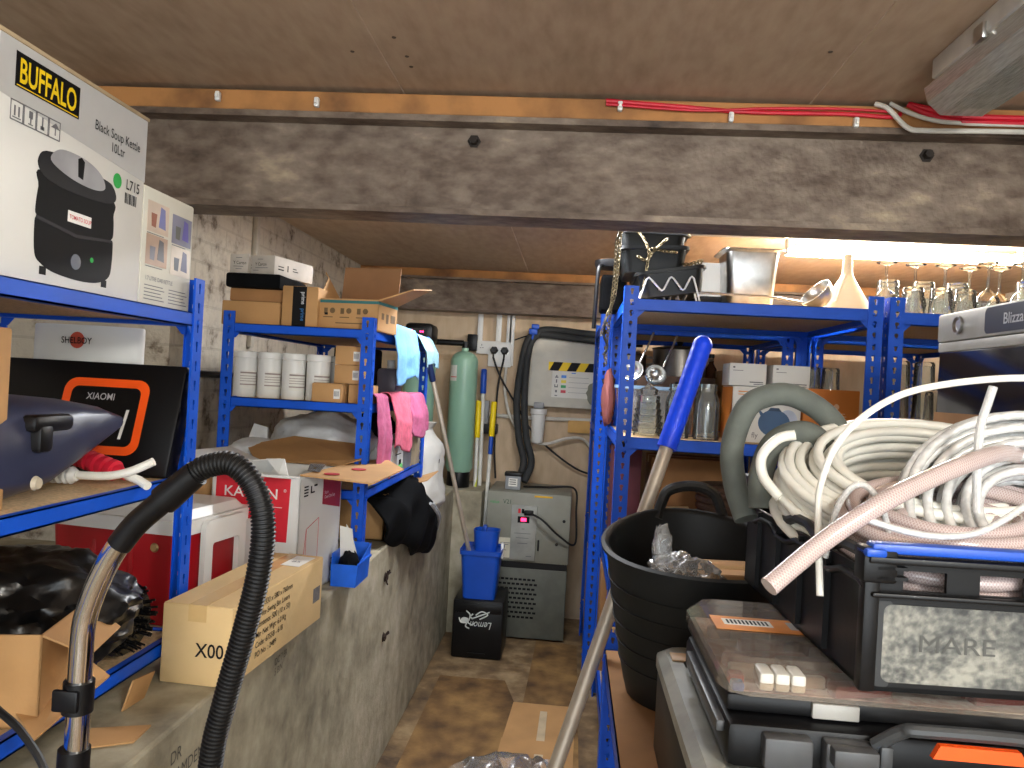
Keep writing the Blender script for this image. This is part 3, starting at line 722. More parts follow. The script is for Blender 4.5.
# red cool box, turned a little
t = thing('cool_box', 'red cool box with a white rim and folded white handle behind the rack post', 'cool box', (-.98, 1.88, z), radians(-8))
Wc, Dc, Hc = .36, .27, .245
# front-right lower corner near (-.87, 1.71)
M = wm(t); off = V((-.865, 1.69, z)) - (M.to_3x3() @ V((Wc / 2, -Dc / 2, 0))); t.location = off; M = wm(t)
mb = MB(); n = 5
def taper(mb, w0, d0, w1, d1, z0, z1, r, M):
    a = rrect(-w0 / 2, -d0 / 2, w0 / 2, d0 / 2, r, 5); b = rrect(-w1 / 2, -d1 / 2, w1 / 2, d1 / 2, r, 5); k = len(a)
    vs = [M @ V((*p, z0)) for p in a] + [M @ V((*p, z1)) for p in b]
    mb._add(vs, [(i, (i + 1) % k, k + (i + 1) % k, k + i) for i in range(k)] + [tuple(range(k - 1, -1, -1)), tuple(range(k, 2 * k))])
taper(mb, Wc - .02, Dc - .02, Wc, Dc, 0, Hc - .03, .03, M)
for a in (-.06, .04): mb.box(a, -Dc / 2 + .001, .03, a + .012, -Dc / 2 + .006, Hc - .06, .002, M=M)
mb.build('body', RED, t)
mb = MB(); taper(mb, Wc + .02, Dc + .02, Wc + .022, Dc + .022, Hc - .032, Hc, .035, M); mb.build('rim', WHITEP, t)
mb = MB(); taper(mb, Wc, Dc, Wc - .03, Dc - .03, Hc + .0005, Hc + .02, .03, M); mb.build('lid', WHITEP, t)
fr = Fr(M @ V((Wc / 2 + .013, -.085, .05)), M.to_3x3() @ V((0, 1, 0)), (0, 0, 1))
mb = MB(); a = rrect(0, 0, .17, .19, .02); b = rrect(.03, .035, .14, .135, .008); k = len(a)
vs = [fr.p(*p, 0) for p in a] + [fr.p(*p, 0) for p in b] + [fr.p(*p, .014) for p in a] + [fr.p(*p, .014) for p in b]
for i in range(k):
    j = (i + 1) % k
mb._add(vs, [f for i in range(k) for j in [(i + 1) % k] for f in ((j, i, k + i, k + j), (2 * k + i, 2 * k + j, 3 * k + j, 3 * k + i), (i, j, 2 * k + j, 2 * k + i), (k + j, k + i, 3 * k + i, 3 * k + j))])
mb.build('handle', WHITEP, t)
frf = Fr(M @ V((Wc / 2 - .1, -Dc / 2 - .001, 0)), M.to_3x3() @ V((1, 0, 0)), (0, 0, 1))
MB().lathe([(0, .004), (.008, .004), (.011, 0)], 16, M=frf.M(.03, .18)).build('stud', mat('brass_stud', 'c2a878', .35, .6), t)
# brown carton behind the cool box
t = carton('brown_carton', 'brown carton with black stencil writing behind the red cool box', 'box', (-1.055, 2.115, z), (.225, .12, .305), 0, CARD)
fr = lfr(t, 'front', .225, .12, .305)
text(fr, 'stencil_lettering', 'BBI 86s', .017, PRINTBLK, t, .13, .218, .0012, .006, .8)
# bin liner carton in front
W, D, H = .140, .455, .150
t = carton('liner_carton', 'long pale carton marked X00 overhanging the edge of the concrete plinth', 'box', (-.668, 1.63, z), (W, D, H), radians(-3), CARDP, seam='y', tapecol=mat('clear_tape', 'cfae78', .25, var=.04))
fr = lfr(t, 'front', W, D, H); text(fr, 'stencil_lettering', 'X00', .026, PRINTBLK, t, .07, .055, .0012, .012, .9)
fr = lfr(t, 'right', W, D, H)
text(fr, 'print_lettering', 'Size: 330 x 580 x 760mm\nWhite Swing Bin Liners\nContents: 500 (10 x 50)\nMin Net Wgt: 6.0 Kg\nCode: 6755B - 61B\nPO No. : 2489', .0118, PRINTBLK, t, .10, .122, .0012, .008, 1.0, space=1.18)
patches(fr, 'barcode', [(.40 + .0042 * k, .05, .4025 + .0042 * k, .085) for k in range(10)], PRINTGREY, t)
fr = lfr(t, 'top', W, D, H); al = patch(fr, 'address_label', [(.08, .34), (.127, .335), (.129, .43), (.082, .435)], PAPER, t, .0026)
text(fr, 'label_lettering', '85', .016, PRINTGREY, al, .092, .37, .0032, 0, 1)
# white toner carton with open flaps
W, D, H = .255, .27, .325
t = thing('towel_carton', 'open white carton with red printed panels and spread cardboard flaps on the plinth', 'box', (-.808, 2.122, z), radians(-6))
M = wm(t); mb = MB(); e = .004
for q in ((-W / 2, -D / 2, 0, W / 2, D / 2, e), (-W / 2, -D / 2, 0, W / 2, -D / 2 + e, H), (-W / 2, D / 2 - e, 0, W / 2, D / 2, H), (-W / 2, -D / 2, 0, -W / 2 + e, D / 2, H), (W / 2 - e, -D / 2, 0, W / 2, D / 2, H)): mb.box(*q, M=M)
mb.build('body', WHITEC, t, smooth=0)
fr = lfr(t, 'front', W, D, H)
rp = patch(fr, 'red_panel', [(.012, .205), (.16, .205), (.16, .15), (.222, .15), (.226, .318), (.012, .318)], REDP, t, .0008)
text(fr, 'brand_lettering', 'KATRIN', .027, WHITEP, rp, .035, .262, .0012, .008, 1.15)
patch(fr, 'underline', (.035, .240, .205, .2415), WHITEP, rp, .0012); text(fr, 'mark_lettering', '®', .008, WHITEP, rp, .207, .282, .0012)
fr = lfr(t, 'right', W, D, H)
patch(fr, 'red_panel', [(.14, .235), (.262, .21), (.262, .318), (.14, .322)], mat('maroon_print', 'a3263a', .55, var=.04), t, .0008)
text(fr, 'panel_lettering', 'Katrin\nClassic One Stop', .009, WHITEP, t, .15, .262, .0012, 0, .8)
rects = [[(a, b + .05) for a, b in q] for q in ([(.045, .13), (.12, .15), (.12, .1515), (.045, .1315)], [(.045, .025), (.12, .04), (.12, .0415), (.045, .0265)], [(.045, .025), (.0462, .025), (.0462, .13), (.045, .13)], [(.12, .04), (.1212, .04), (.1212, .15), (.12, .15)],
         [(.03, .03), (.0315, .03), (.045, .13), (.0435, .13)])]
patches(fr, 'line_drawing', rects, REDP, t, .001)
patches(fr, 'small_marks', [(.02, .27 + .008 * k, .045, .274 + .008 * k) for k in range(4)] + [(.06, .275, .066, .295), (.06, .275, .085, .279), (.08, .292, .10, .297)], PRINTBLK, t, .001)
patches(fr, 'barcode', [(.215 + .005 * k, .03, .218 + .005 * k, .055) for k in range(7)] + [(.215, .065, .25, .068)], PRINTGREY, t, .001)
patches(fr, 'address_marks', [(.02 + .03 * k, .02, .04 + .03 * k, .024) for k in range(3)] + [(.02, .03, .04, .045)], PRINTGREY, t, .001)
def sheet(name, P, m, parent, th=.004):
    P = [V(p) for p in P]; nrm = (P[1] - P[0]).cross(P[2] - P[0]).normalized() * th; mb = MB(); n = len(P)
    mb._add([*P, *[p + nrm for p in P]], [tuple(range(n - 1, -1, -1)), tuple(range(n, 2 * n))] + [(i, (i + 1) % n, n + (i + 1) % n, n + i) for i in range(n)])
    return mb.build(name, m, parent, smooth=0)
zt = z + H
sheet('flap', [(-.705, 1.99, zt + .001), (-.50, 1.955, zt - .004), (-.485, 2.255, zt + .002), (-.60, 2.49, zt + .006), (-.672, 2.275, zt + .002)], CARD, t)
sheet('flap', [(-.95, 2.275, zt + .001), (-.68, 2.255, zt + .001), (-.625, 2.29, zt + .020), (-.66, 2.50, zt + .045), (-.92, 2.52, zt + .058), (-1.03, 2.4, zt + .03)], CARD, t)
sheet('flap', [(-.948, 2.01, zt + .001), (-.925, 2.26, zt + .001), (-1.03, 2.28, zt + .035), (-1.05, 2.03, zt + .04)], WHITEC, t)
sheet('flap', [(-.945, 2.0, zt + .001), (-.70, 1.978, zt + .001), (-.72, 1.90, zt + .01), (-.99, 1.90, zt + .016)], WHITEC, t)
sheet('flap', [(-.94, 2.03, zt + .002), (-.80, 2.03, zt + .004), (-.76, 1.99, zt + .045), (-.98, 1.95, zt + .022)], WHITEC, t)
sheet('flap_end', [(-.80, 1.99, zt + .042), (-.745, 1.975, zt + .046), (-.725, 1.955, zt + .004), (-.75, 1.955, zt + .008)], WHITEC, t)
for k, (hx, hy, c) in enumerate(((-.635, 2.04, 'b2242c'), (-.60, 2.18, 'c2333a'), (-.575, 2.34, '2a4f9c'))):
    mb = MB(); mb.lathe([(0, .0015), (.021, .0015), (.021, 0)], 18, (hx, hy, zt + .0052)); mb.build('cutout', mat('cutout_' + c, c, .6), t)
sheet('tape_strip', [(-.71, 2.06, zt + .006), (-.67, 2.04, zt + .008), (-.68, 2.13, zt + .02), (-.73, 2.14, zt + .018)], CLEARP, t, .001)
# blue pick bin
t = thing('parts_bin', 'small open blue plastic bin with papers on the plinth edge', 'bin', (-.615, 2.21, z))
M = Matrix.Translation((-.615, 2.21, z)) @ Matrix.Diagonal((.40, .50, .85, 1)); mb = MB()
for q in ((-.095, -.14, 0, .085, .13, .004), (-.095, -.14, 0, -.09, .13, .11), (-.095, .126, 0, .085, .13, .12)): mb.box(*q, M=M)
mb.hexa([M @ V(p) for p in ((.08, -.14, 0), (.085, -.14, 0), (.085, .13, 0), (.08, .13, 0), (.095, -.145, .075), (.1, -.145, .075), (.1, .13, .12), (.095, .13, .12))])
mb.hexa([M @ V(p) for p in ((-.095, -.14, 0), (.085, -.14, 0), (.085, -.135, 0), (-.095, -.135, 0), (-.095, -.15, .075), (.1, -.15, .075), (.1, -.144, .075), (-.095, -.144, .075))])
mb.box(.095, -.15, .072, .105, .13, .08, M=M); mb.build('body', mat('bin_blue', '1a62d8', .4), t, smooth=0)
for k, x in enumerate((-.61, -.60)):
    tag(sheet('paper_sheet', [(x - .03, 2.19 + .03 * k, z + .02), (x + .02, 2.18 + .03 * k, z + .02), (x - .01 - .02 * k, 2.22 + .03 * k, z + .15 - .02 * k), (x - .05, 2.23 + .03 * k, z + .155)], PAPER, None, .002), ('white paper sheet sticking up from the blue bin, rear one', 'white paper sheet sticking up from the blue bin, front one')[k], 'paper')
tag(MB().blob((-.62, 2.20, z + .045), (.028, .045, .045), .2, 3, 3, 4, flat=z + .006).build('black_cloth', CLOTHB), 'crumpled black cloth inside the blue bin on the plinth', 'cloth')
# open brown carton and black jacket below the second rack
t = thing('open_carton', 'open brown carton under the black garment below the second rack', 'box', (-.80, 3.02, z))
mb = MB()
for q in ((-.95, 2.78, z, -.66, 3.26, z + .004), (-.95, 2.78, z, -.66, 2.784, z + .17), (-.95, 3.256, z, -.66, 3.26, z + .17), (-.95, 2.78, z, -.946, 3.26, z + .17), (-.664, 2.78, z, -.66, 3.26, z + .17)): mb.box(*q)
mb.build('body', CARD, t, smooth=0)
sheet('flap', [(-.66, 3.26, z + .17), (-.66, 3.0, z + .17), (-.55, 3.0, z + .20), (-.55, 3.26, z + .21)], CARD, t)
sheet('flap', [(-.66, 2.99, z + .17), (-.66, 2.80, z + .17), (-.60, 2.82, z + .06), (-.60, 2.96, z + .06)], CARD, t)
mb = surf([[(-.82, 2.72, .99), (-.83, 2.9, 1.0), (-.80, 3.08, 1.0), (-.78, 3.2, .99)],
           [(-.70, 2.66, .96), (-.68, 2.86, 1.01), (-.66, 3.1, 1.012), (-.65, 3.26, .99)],
           [(-.625, 2.64, .90), (-.59, 2.86, .95), (-.57, 3.08, .97), (-.60, 3.32, .86)],
           [(-.622, 2.68, .84), (-.57, 2.9, .86), (-.545, 3.14, .86), (-.58, 3.42, .80)],
           [(-.615, 2.8, .80), (-.585, 2.96, .76), (-.575, 3.2, .73), (-.60, 3.5, .70)],
           [(-.612, 2.95, .77), (-.598, 3.06, .71), (-.60, 3.28, .665), (-.612, 3.46, .66)]], 70, 70, .034, 8, 2)
t = thing('garment', 'black padded garment hanging from the carton over the plinth edge', 'garment', (-.6, 3.05, .66))
mb.build('body', CLOTHB, t, solid=.008, smooth=60)
mb = MB(); mb.tube(smooth_path([(-.535, 3.02, .92), (-.525, 3.14, .86), (-.54, 3.28, .80), (-.565, 3.4, .745)]), .006, 6); mb.tube(smooth_path([(-.53, 3.06, .915), (-.525, 3.2, .85), (-.55, 3.36, .78)]), .004, 6)
mb.build('silver_piping', mat('silver_piping', 'a9abad', .4), t)
# woven white sack
t = thing('plastic_sack', 'creased white plastic sack standing on the plinth beside the green tank', 'sack', (-.72, 3.55, z))
mb = MB(); N = 56
prof = [(.00, .11, .12), (.04, .135, .15), (.10, .13, .16), (.18, .12, .15), (.25, .105, .14), (.30, .095, .12), (.34, .06, .09), (.37, .045, .065), (.40, .06, .08)]
rg = []
for k in range(49):
    f = k / 48 * (len(prof) - 1); i = min(int(f), len(prof) - 2); g = f - i
    hz, rx, ry = [prof[i][q] * (1 - g) + prof[i + 1][q] * g for q in range(3)]
    ring_ = []
    for a in range(N):
        ca, sa = cos(2 * pi * a / N), sin(2 * pi * a / N)
        k1 = 1 + .12 * noise.noise(V((ca * 2, sa * 2, hz * 9))) + .13 * abs(noise.noise(V((ca * 6 + hz * 9, sa * 6, hz * 16))))
        k2 = 1 + .10 * noise.noise(V((ca * 2 + 7, sa * 2, hz * 9))) + .12 * abs(noise.noise(V((ca * 6, sa * 6 + hz * 9, hz * 18))))
        ring_.append(mb.bm.verts.new((-.71 + .05 * hz + rx * ca * k1, 3.52 + .15 * hz + ry * sa * k2, z + hz)))
    rg.append(ring_)
for A, B in zip(rg, rg[1:]):
    for a in range(N): mb.bm.faces.new((A[a], A[(a + 1) % N], B[(a + 1) % N], B[a]))
mb.bm.faces.new(rg[0][::-1]); mb.bm.faces.new(rg[-1]); mb.build('bag', SACK, t, smooth=80)
mb = MB()
for k in range(9): mb.lathe([(0, .001), (.011 + .004 * (k % 2), .001), (.011, 0)], 7, M=Fr((-.594 + .002 * (k % 2), 3.52 + .022 * (k % 3), 1.0 + .018 * (k // 3) - .18 * (k % 2)), (0, 1, 0), (0, 0, 1)).M())
mb.build('printed_mark', PRINTBLK, t)

# ------------------------------------------------------------------ second rack: what it carries
z = 1.5495
t = carton('flat_carton', 'creased brown carton at the left of the second rack top, a dark slab on it', 'box', (-1.03, 2.5, z), (.19, .26, .075), 0, CARD)
t = carton('flat_carton', 'thin brown carton lying on the leftmost carton of the second rack top', 'box', (-1.025, 2.5, z + .078), (.17, .24, .038), radians(3), CARD2)
tag(MB().box(-1.115, 2.36, z + .119, -.935, 2.6, z + .165, .008).build('dark_slab', CLOTHB), 'dark flat slab between brown cartons and small white cartons on the second rack', 'slab')
for k, (x, ll) in enumerate(((-1.09, 'small white carton against the brick wall on the dark slab, left one'), (-.995, 'small white carton with angled side on the dark slab, right one'))):
    w_ = (.062, .10)[k]
    t = carton('small_carton', ll, 'box', (x, (2.46, 2.52)[k], z + .167), (w_, (.12, .22)[k], .062), radians((0, -14)[k]), mat('dusty_white_carton', 'b9b0a5', .7), tape=False, group='small white cartons on the second rack')
    fr = lfr(t, 'front', w_, (.12, .22)[k], .062)
    text(fr, 'print_lettering', 'Y Carton', .010, PRINTBLK, t, .012 + .015 * k, .03, .001, .006, .8); patches(fr, 'small_print', [(.012 + .015 * k, .022, .045 + .03 * k, .024), (.02 + .015 * k, .05, .04 + .015 * k, .052), (.02, .014, .04, .016)], PRINTGREY, t)
    fr = lfr(t, 'right', w_, (.12, .22)[k], .062); patches(fr, 'small_print', [(.02, .02, .05, .024), (.02, .03, .05, .033), (.07, .02, .075, .04), (.1, .025, .13, .028), (.1, .033, .12, .036)], PRINTBLK, t)
W, D, H = .115, .2, .128
t = carton('taped_carton', 'brown carton with a vertical black printed tape on the second rack top', 'box', (-.864, 2.45, z), (W, D, H), 0, CARD, tape=False)
fr = lfr(t, 'front', W, D, H); bt = patch(fr, 'black_tape', (.034, 0, .078, H), PRINTBLK, t, .0009); 
text(fr, 'tape_lettering', 'prime', .013, mat('tape_white', 'd0d4d8', .5), bt, .062, .112, .0013, .004, .9, rot=radians(-90)); text(fr, 'tape_lettering', 'prime', .013, mat('tape_blue', '2c6fa8', .5), bt, .062, .06, .0013, .004, .9, rot=radians(-90))
# open top carton with raised lid
W, D, H = .20, .17, .098
t = thing('open_carton', 'open brown carton with teal printed stripe and raised flaps on the second rack', 'box', (-.702, 2.445, z), radians(-7))
M = wm(t); mb = MB(); e = .004
for q in ((-W / 2, -D / 2, 0, W / 2, D / 2, e), (-W / 2, -D / 2, 0, W / 2, -D / 2 + e, H), (-W / 2, D / 2 - e, 0, W / 2, D / 2, H), (-W / 2, -D / 2, 0, -W / 2 + e, D / 2, H), (W / 2 - e, -D / 2, 0, W / 2, D / 2, H)): mb.box(*q, M=M)
mb.build('body', CARD, t, smooth=0)
fr = lfr(t, 'front', W, D, H); patch(fr, 'teal_stripe', (0, .084, W, .093), TEAL, t, .0008)
pr_ = [(.02 + .055 * k, .05, .032 + .055 * k, .068) for k in range(3)] + [disc(fr, .048 + .055 * k, .06, .009, .009, 12) for k in range(3)] + [(.018 + .055 * k, .038, .05 + .055 * k, .041) for k in range(3)] + [(.06, .02, .15, .023)]
patches(fr, 'printed_icons', pr_, mat('icon_brown', '6d5637', .7), t, .0008); patch(fr, 'printed_icon_dark', (.022, .046, .033, .053), PRINTBLK, t, .001)
fr = lfr(t, 'right', W, D, H); patch(fr, 'teal_stripe', (0, .084, D, .093), TEAL, t, .0008); patches(fr, 'printed_icons', [(.03, .04, .05, .06), (.07, .03, .09, .06), (.11, .035, .15, .06)], mat('icon_brown', '6d5637', .7), t, .0008)
Rm = M.to_3x3()
def mp(p): return M @ V(p)
sheet('raised_flap', [mp((-W / 2, D / 2, H)), mp((W / 2, D / 2, H)), mp((W / 2, D / 2 + .02, H + .125)), mp((-W / 2, D / 2 + .02, H + .125))], CARDIN, t)
sheet('side_flap', [mp((-W / 2, -D / 2, H)), mp((-W / 2, D / 2, H)), mp((-W / 2 - .05, D / 2 - .03, H + .10)), mp((-W / 2 - .03, D / 2 - .05, H + .08))], CARD, t)
sheet('side_flap', [mp((W / 2, -D / 2, H)), mp((W / 2, D / 2, H)), mp((W / 2 + .12, D / 2 - .02, H + .055)), mp((W / 2 + .10, -D / 2 + .03, H + .04))], CARD, t)
fr = Fr(mp((-W / 2, D / 2 - .001, H)), Rm @ V((1, 0, 0)), Rm @ V((0, .16, 1)))
sl_ = patch(fr, 'shipping_label', [(.075, .042), (.155, .046), (.155, .122), (.072, .122)], PAPER, t, .001); patches(fr, 'label_print', [(.125 + .004 * k, .075, .1275 + .004 * k, .118) for k in range(6)] + [(.085, .06, .092, .07), (.085, .1, .11, .102), (.085, .107, .105, .109)], PRINTGREY, sl_, .0015)
# tubs
z = 1.3215
def tub(label, x, y):
    t = thing('white_tub', label, 'tub', (x, y, z), 0, 'white tubs on the second rack')
    M = Matrix.Translation((x, y, z))
    MB().lathe([(0, 0), (.034, 0), (.0365, .004), (.0365, .122), (.034, .128), (0, .128)], 28, (x, y, z)).build('body', WHITEP, t)
    MB().lathe([(.0, .1465), (.036, .1465), (.0385, .144), (.0385, .127), (.0365, .125)], 28, (x, y, z)).build('lid', WHITEP, t)
    mb = MB(); mb.lathe([(.0370, .028), (.0370, .085)], 28, (x, y, z))
    bmesh.ops.delete(mb.bm, geom=[v for v in mb.bm.verts if v.co.x < x - .006 or v.co.y > y + .005], context='VERTS'); pl = mb.build('paper_label', PAPER, t)
    mb = MB()
    for hz, h2 in ((.038, .042), (.05, .052), (.058, .06), (.066, .068), (.075, .080)): mb.lathe([(.0373, hz), (.0373, h2)], 28, (x, y, z))
    bmesh.ops.delete(mb.bm, geom=[v for v in mb.bm.verts if v.co.x < x - .001 or v.co.y > y + .003], context='VERTS'); mb.build('label_print', mat('label_orange_grey', '9a8b86', .6), pl)
    return t
for k, lb in enumerate(('leftmost white plastic tub in the front row on the second rack shelf', 'white plastic tub second from left on the second rack shelf', 'white plastic tub third from left on the second rack shelf', 'white plastic tub beside the small brown cartons, fourth from left')):
    tub(lb, -1.058 + .082 * k, 2.42 - .004 * k)
tub('white plastic tub mostly hidden behind the fourth tub', -.775, 2.50)
for k, (x, y, zz, w_, lb) in enumerate(((-.706, 2.42, z + .12, .085, 'topmost of the small brown cartons stacked beside the white tubs'), (-.706, 2.42, z + .0605, .085, 'middle small brown carton of the stack beside the white tubs'), (-.756, 2.375, z, .096, 'small brown carton at the front foot of the stack beside the tubs'), (-.665, 2.42, z, .07, 'bottom small brown carton right behind the rack post'))):
    t = carton('small_carton', lb, 'box', (x, y, zz), (w_, .10 if k != 2 else .09, .0575), 0, CARD, group='small brown cartons on the second rack')
    fr = lfr(t, 'front', w_, .10 if k != 2 else .09, .0575); patch(fr, 'white_label', (w_ - .026, .012, w_ - .006, .042), PAPER, t, .0009); patches(fr, 'barcode', [(w_ - .024 + .004 * q, .02, w_ - .022 + .004 * q, .036) for q in range(4)], PRINTGREY, t, .0014)
t = thing('dark_canister', 'dark canister with a white cap behind the small cartons on the second rack', 'canister', (-.66, 2.75, z))
MB().box(-.70, 2.70, z, -.625, 2.80, z + .12, .015).build('body', mat('smoky_plastic', '5a5560', .4), t); MB().lathe([(0, .03), (.014, .03), (.014, 0)], 14, (-.66, 2.75, z + .12)).build('cap', WHITEP, t)
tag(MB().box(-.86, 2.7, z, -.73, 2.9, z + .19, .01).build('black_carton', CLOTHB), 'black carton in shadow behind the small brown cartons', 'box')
tag(MB().blob((-.95, 2.8, z + .06), (.08, .1, .07), .15, 3, 4, 9, flat=z + .001).build('grey_bundle', mat('grey_bundle', '6d6862', .9)), 'dull grey bundle behind the white tubs on the second rack', 'bundle')
# bags on the shelf below
z = 1.0565
t = thing('plastic_bag', 'large stuffed white plastic bag on the lower shelf of the second rack', 'bag', (-.90, 2.72, z))
MB().blob((-.885, 2.72, z + .105), (.19, .16, .115), .10, 2, 5, 1, flat=z + .002, sharp=.05).build('bag', mat('bag_white', 'd5d8da', .35, bump=.25, bscale=16), t)
t = thing('plastic_bag', 'smaller knotted white bag at the left of the second rack lower shelf', 'bag', (-1.05, 2.5, z))
mb = MB().blob((-1.03, 2.47, z + .06), (.10, .13, .07), .14, 2.4, 4, 5, flat=z + .002, sharp=.06); mb.build('bag', mat('bag_white', 'd5d8da', .35), t)
sheet('twisted_end', [(-1.08, 2.5, z + .08), (-1.0, 2.5, z + .09), (-1.01, 2.52, z + .16), (-1.06, 2.53, z + .17)], mat('bag_white', 'd5d8da', .35), t, .012)
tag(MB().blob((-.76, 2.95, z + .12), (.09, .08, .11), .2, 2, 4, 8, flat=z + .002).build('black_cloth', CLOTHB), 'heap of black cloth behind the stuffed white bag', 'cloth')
carton('cream_carton', 'cream carton at the back behind the stuffed white bag', 'box', (-.66, 3.15, z), (.07, .1, .12), 0, mat('cream_card', 'a89a80', .8), tape=False)
t = carton('white_carton', 'white carton under the pink cloths with a small barcode', 'box', (-.675, 2.80, z), (.10, .16, .115), 0, WHITEC, tape=False); fr = lfr(t, 'right', .10, .16, .115); patches(fr, 'barcode', [(.09 + .005 * k, .02, .0925 + .005 * k, .05) for k in range(8)] + [(.03, .07, .12, .074)], PRINTBLK, t)
tag(MB().box(-.72, 2.91, z, -.63, 3.06, z + .14, .008).build('grey_box', GREYP), 'plain grey plastic box under the rose cloth', 'box')
tag(MB().tube([(-.655, 2.6, z + .022), (-.64, 2.86, z + .022)], .02, 16).build('green_roll', mat('green_roll', '6fc46f', .6)), 'pale green roll lying at the shelf edge below the pink cloths', 'roll')
tag(MB().lathe([(0, 0), (.02, 0), (.022, .003), (.022, .10), (.01, .115), (.008, .14), (0, .14)], 16, (-.635, 3.28, LZ + .001), ).build('cream_bottle', mat('cream_bottle', 'cfc6ac', .5)), 'small cream bottle standing on the plinth at the end of the second rack', 'bottle')
# hung cloths
def hung(label, name, m, y0, y1, ztop, l1, l2, x=-.610, seed=0, wob=.012, cat='cloth', slant=0):
    def fn(u, v):
        # v runs from the inner hem, over the beam, to the outer hem
        s = v * (l1 + l2 + .04) - l2
        y = y0 + (y1 - y0) * u; wv = wob * sin(u * 5 + seed) + .003 * sin(u * 13 + seed * 3)
        ln = l1 * (1 + .10 * sin(u * 5 + seed))
        if s < 0: px, pz = x - .03, ztop + s
        elif s < .04: a = s / .04 * pi; px, pz = x - .015 - .017 * cos(a), ztop + .006 * sin(a) + .003
        else:
            q = (s - .04) / l1; px, pz = x + .006 + (.014 + abs(wv)) * min(1, q * 2), ztop - q * ln; y += slant * q + .012 * q * sin(seed + u * 3)
        return V((px + .003 * noise.noise(V((u * 6, s * 30, seed))), y, pz))
    o = MB().grid(fn, 26, 40).build(name, m, solid=.003, smooth=80); tag(o, label, cat, 'cloths hung on the second rack'); return o
hung('sky blue cloth hung over the top side beam of the second rack', 'hung_cloth', BLUEC, 2.50, 2.90, 1.585, .185, .05, seed=1)
hung('pale teal cloth hung at the far end of the second rack top beam', 'hung_cloth', TEALC, 2.94, 3.24, 1.575, .11, .03, seed=2, wob=.02, slant=.04)
hung('rose pink cloth nearest the front post, hanging longest', 'hung_cloth', PINKD, 2.355, 2.50, 1.345, .24, .05, seed=3, slant=-.03)
hung('coral pink cloth in the middle of the hanging pink cloths', 'hung_cloth', PINKC, 2.50, 2.78, 1.350, .185, .05, x=-.600, seed=4)
hung('rose pink cloth at the far end of the hanging pink cloths', 'hung_cloth', PINKD, 2.76, 3.10, 1.345, .15, .05, seed=5, wob=.018, slant=.02)

# ------------------------------------------------------------------ back wall
def tank(label, x, y, z0, r, h, group='water softener tanks'):
    t = thing('softener_tank', label, 'tank', (x, y, z0), 0, group)
    MB().lathe([(0, 0), (r * .82, 0), (r * .84, .005), (r * .84, .085), (r * .8, .09)], 28, (x, y, z0)).build('base', BLACKP, t)
    P = [(r * .8, .085), (r, .11)] + [(r, h - r)] + [(r * cos(a), h - r + r * .8 * sin(a)) for a in [radians(12 * k) for k in range(1, 7)]] + [(.02, h - .03), (.02, h), (0, h)]
    MB().lathe(P, 36, (x, y, z0)).build('vessel', CELADON, t)
    return t
t = tank('tall pale green water tank in front of the back wall with a small label', -.63, 4.42, .802, .079, .80)
fr = Fr((-.705, 4.355, 1.41), (.62, -.78, 0), (0, 0, 1)); mb = MB()
mb.lathe([(.0798, 1.41), (.0798, 1.50)], 64, (-.63, 4.42, 0)); bmesh.ops.delete(mb.bm, geom=[v for v in mb.bm.verts if not (-.705 < v.co.x < -.655 and v.co.y < 4.42)], context='VERTS'); mb.build('label', PAPER, t)
mb = MB(); mb.lathe([(.0801, 1.43), (.0801, 1.435)], 64, (-.63, 4.42, 0)); bmesh.ops.delete(mb.bm, geom=[v for v in mb.bm.verts if not (-.70 < v.co.x < -.66 and v.co.y < 4.42)], context='VERTS'); mb.build('label_print', REDP, t)
MB().tube([(-.93, 4.42, 1.63), (-.64, 4.42, 1.63)], .017, 10).tube([(-.63, 4.42, 1.59), (-.63, 4.42, 1.64)], .02, 12).build('pipe', BLACKP, t)
t = tank('pale green water tank behind the second rack carrying the black control head', -.85, 4.22, .809, .088, .78)
ch = MB().box(-.93, 4.13, 1.60, -.77, 4.30, 1.715, .025).build('control_head', BLACKP, t)
fr = Fr((-.90, 4.129, 1.635), (1, 0, 0), (0, 0, 1)); patch(fr, 'display', rrect(0, 0, .095, .05, .012), mat('display_black', '16171c', .15), ch, .001)
for k, c in enumerate(('ff3050', '30d060', '3060ff', 'ff3070', 'ff3070')):
    patch(fr, 'indicator', disc(fr, (.016, .03, .045, .062, .074)[k], (.036, .024, .014, .032, .032)[k], .0055, .005, 10), glow('led_' + c, c, 2.5), ch, .0016)
t = thing('socket_bank', 'white double wall sockets and trunking beneath the far beam', 'socket', (-.47, 4.71, 1.6))
for x in (-.585, -.47, -.405): MB().box(x - .016, 4.70, 1.66, x + .016, 4.719, 1.83, .003).build('trunking', WHITEP, t)
MB().box(-.60, 4.69, 1.585, -.45, 4.719, 1.665, .004).build('socket_plate', WHITEP, t); MB().box(-.525, 4.688, 1.51, -.385, 4.719, 1.662, .004).build('socket_plate', WHITEP, t)
fr = Fr((-.60, 4.6899, 1.585), (1, 0, 0), (0, 0, 1))
patches(fr, 'pin_slots', [(x + .03, .05, x + .034, .06) for x in (0, .06)] + [(x + .022, .035, x + .03, .039) for x in (0, .06)] + [(x + .036, .035, x + .044, .039) for x in (0, .06)], PRINTGREY, t, .0008)
MB().box(-.405, 4.70, 1.52, -.372, 4.7195, 1.83, .003).build('trunking', WHITEP, t)
tag(MB().box(-.655, 4.66, 1.60, -.595, 4.715, 1.70, .004).build('junction_box', BLACKP), 'small black junction box at the left of the white sockets', 'junction box')
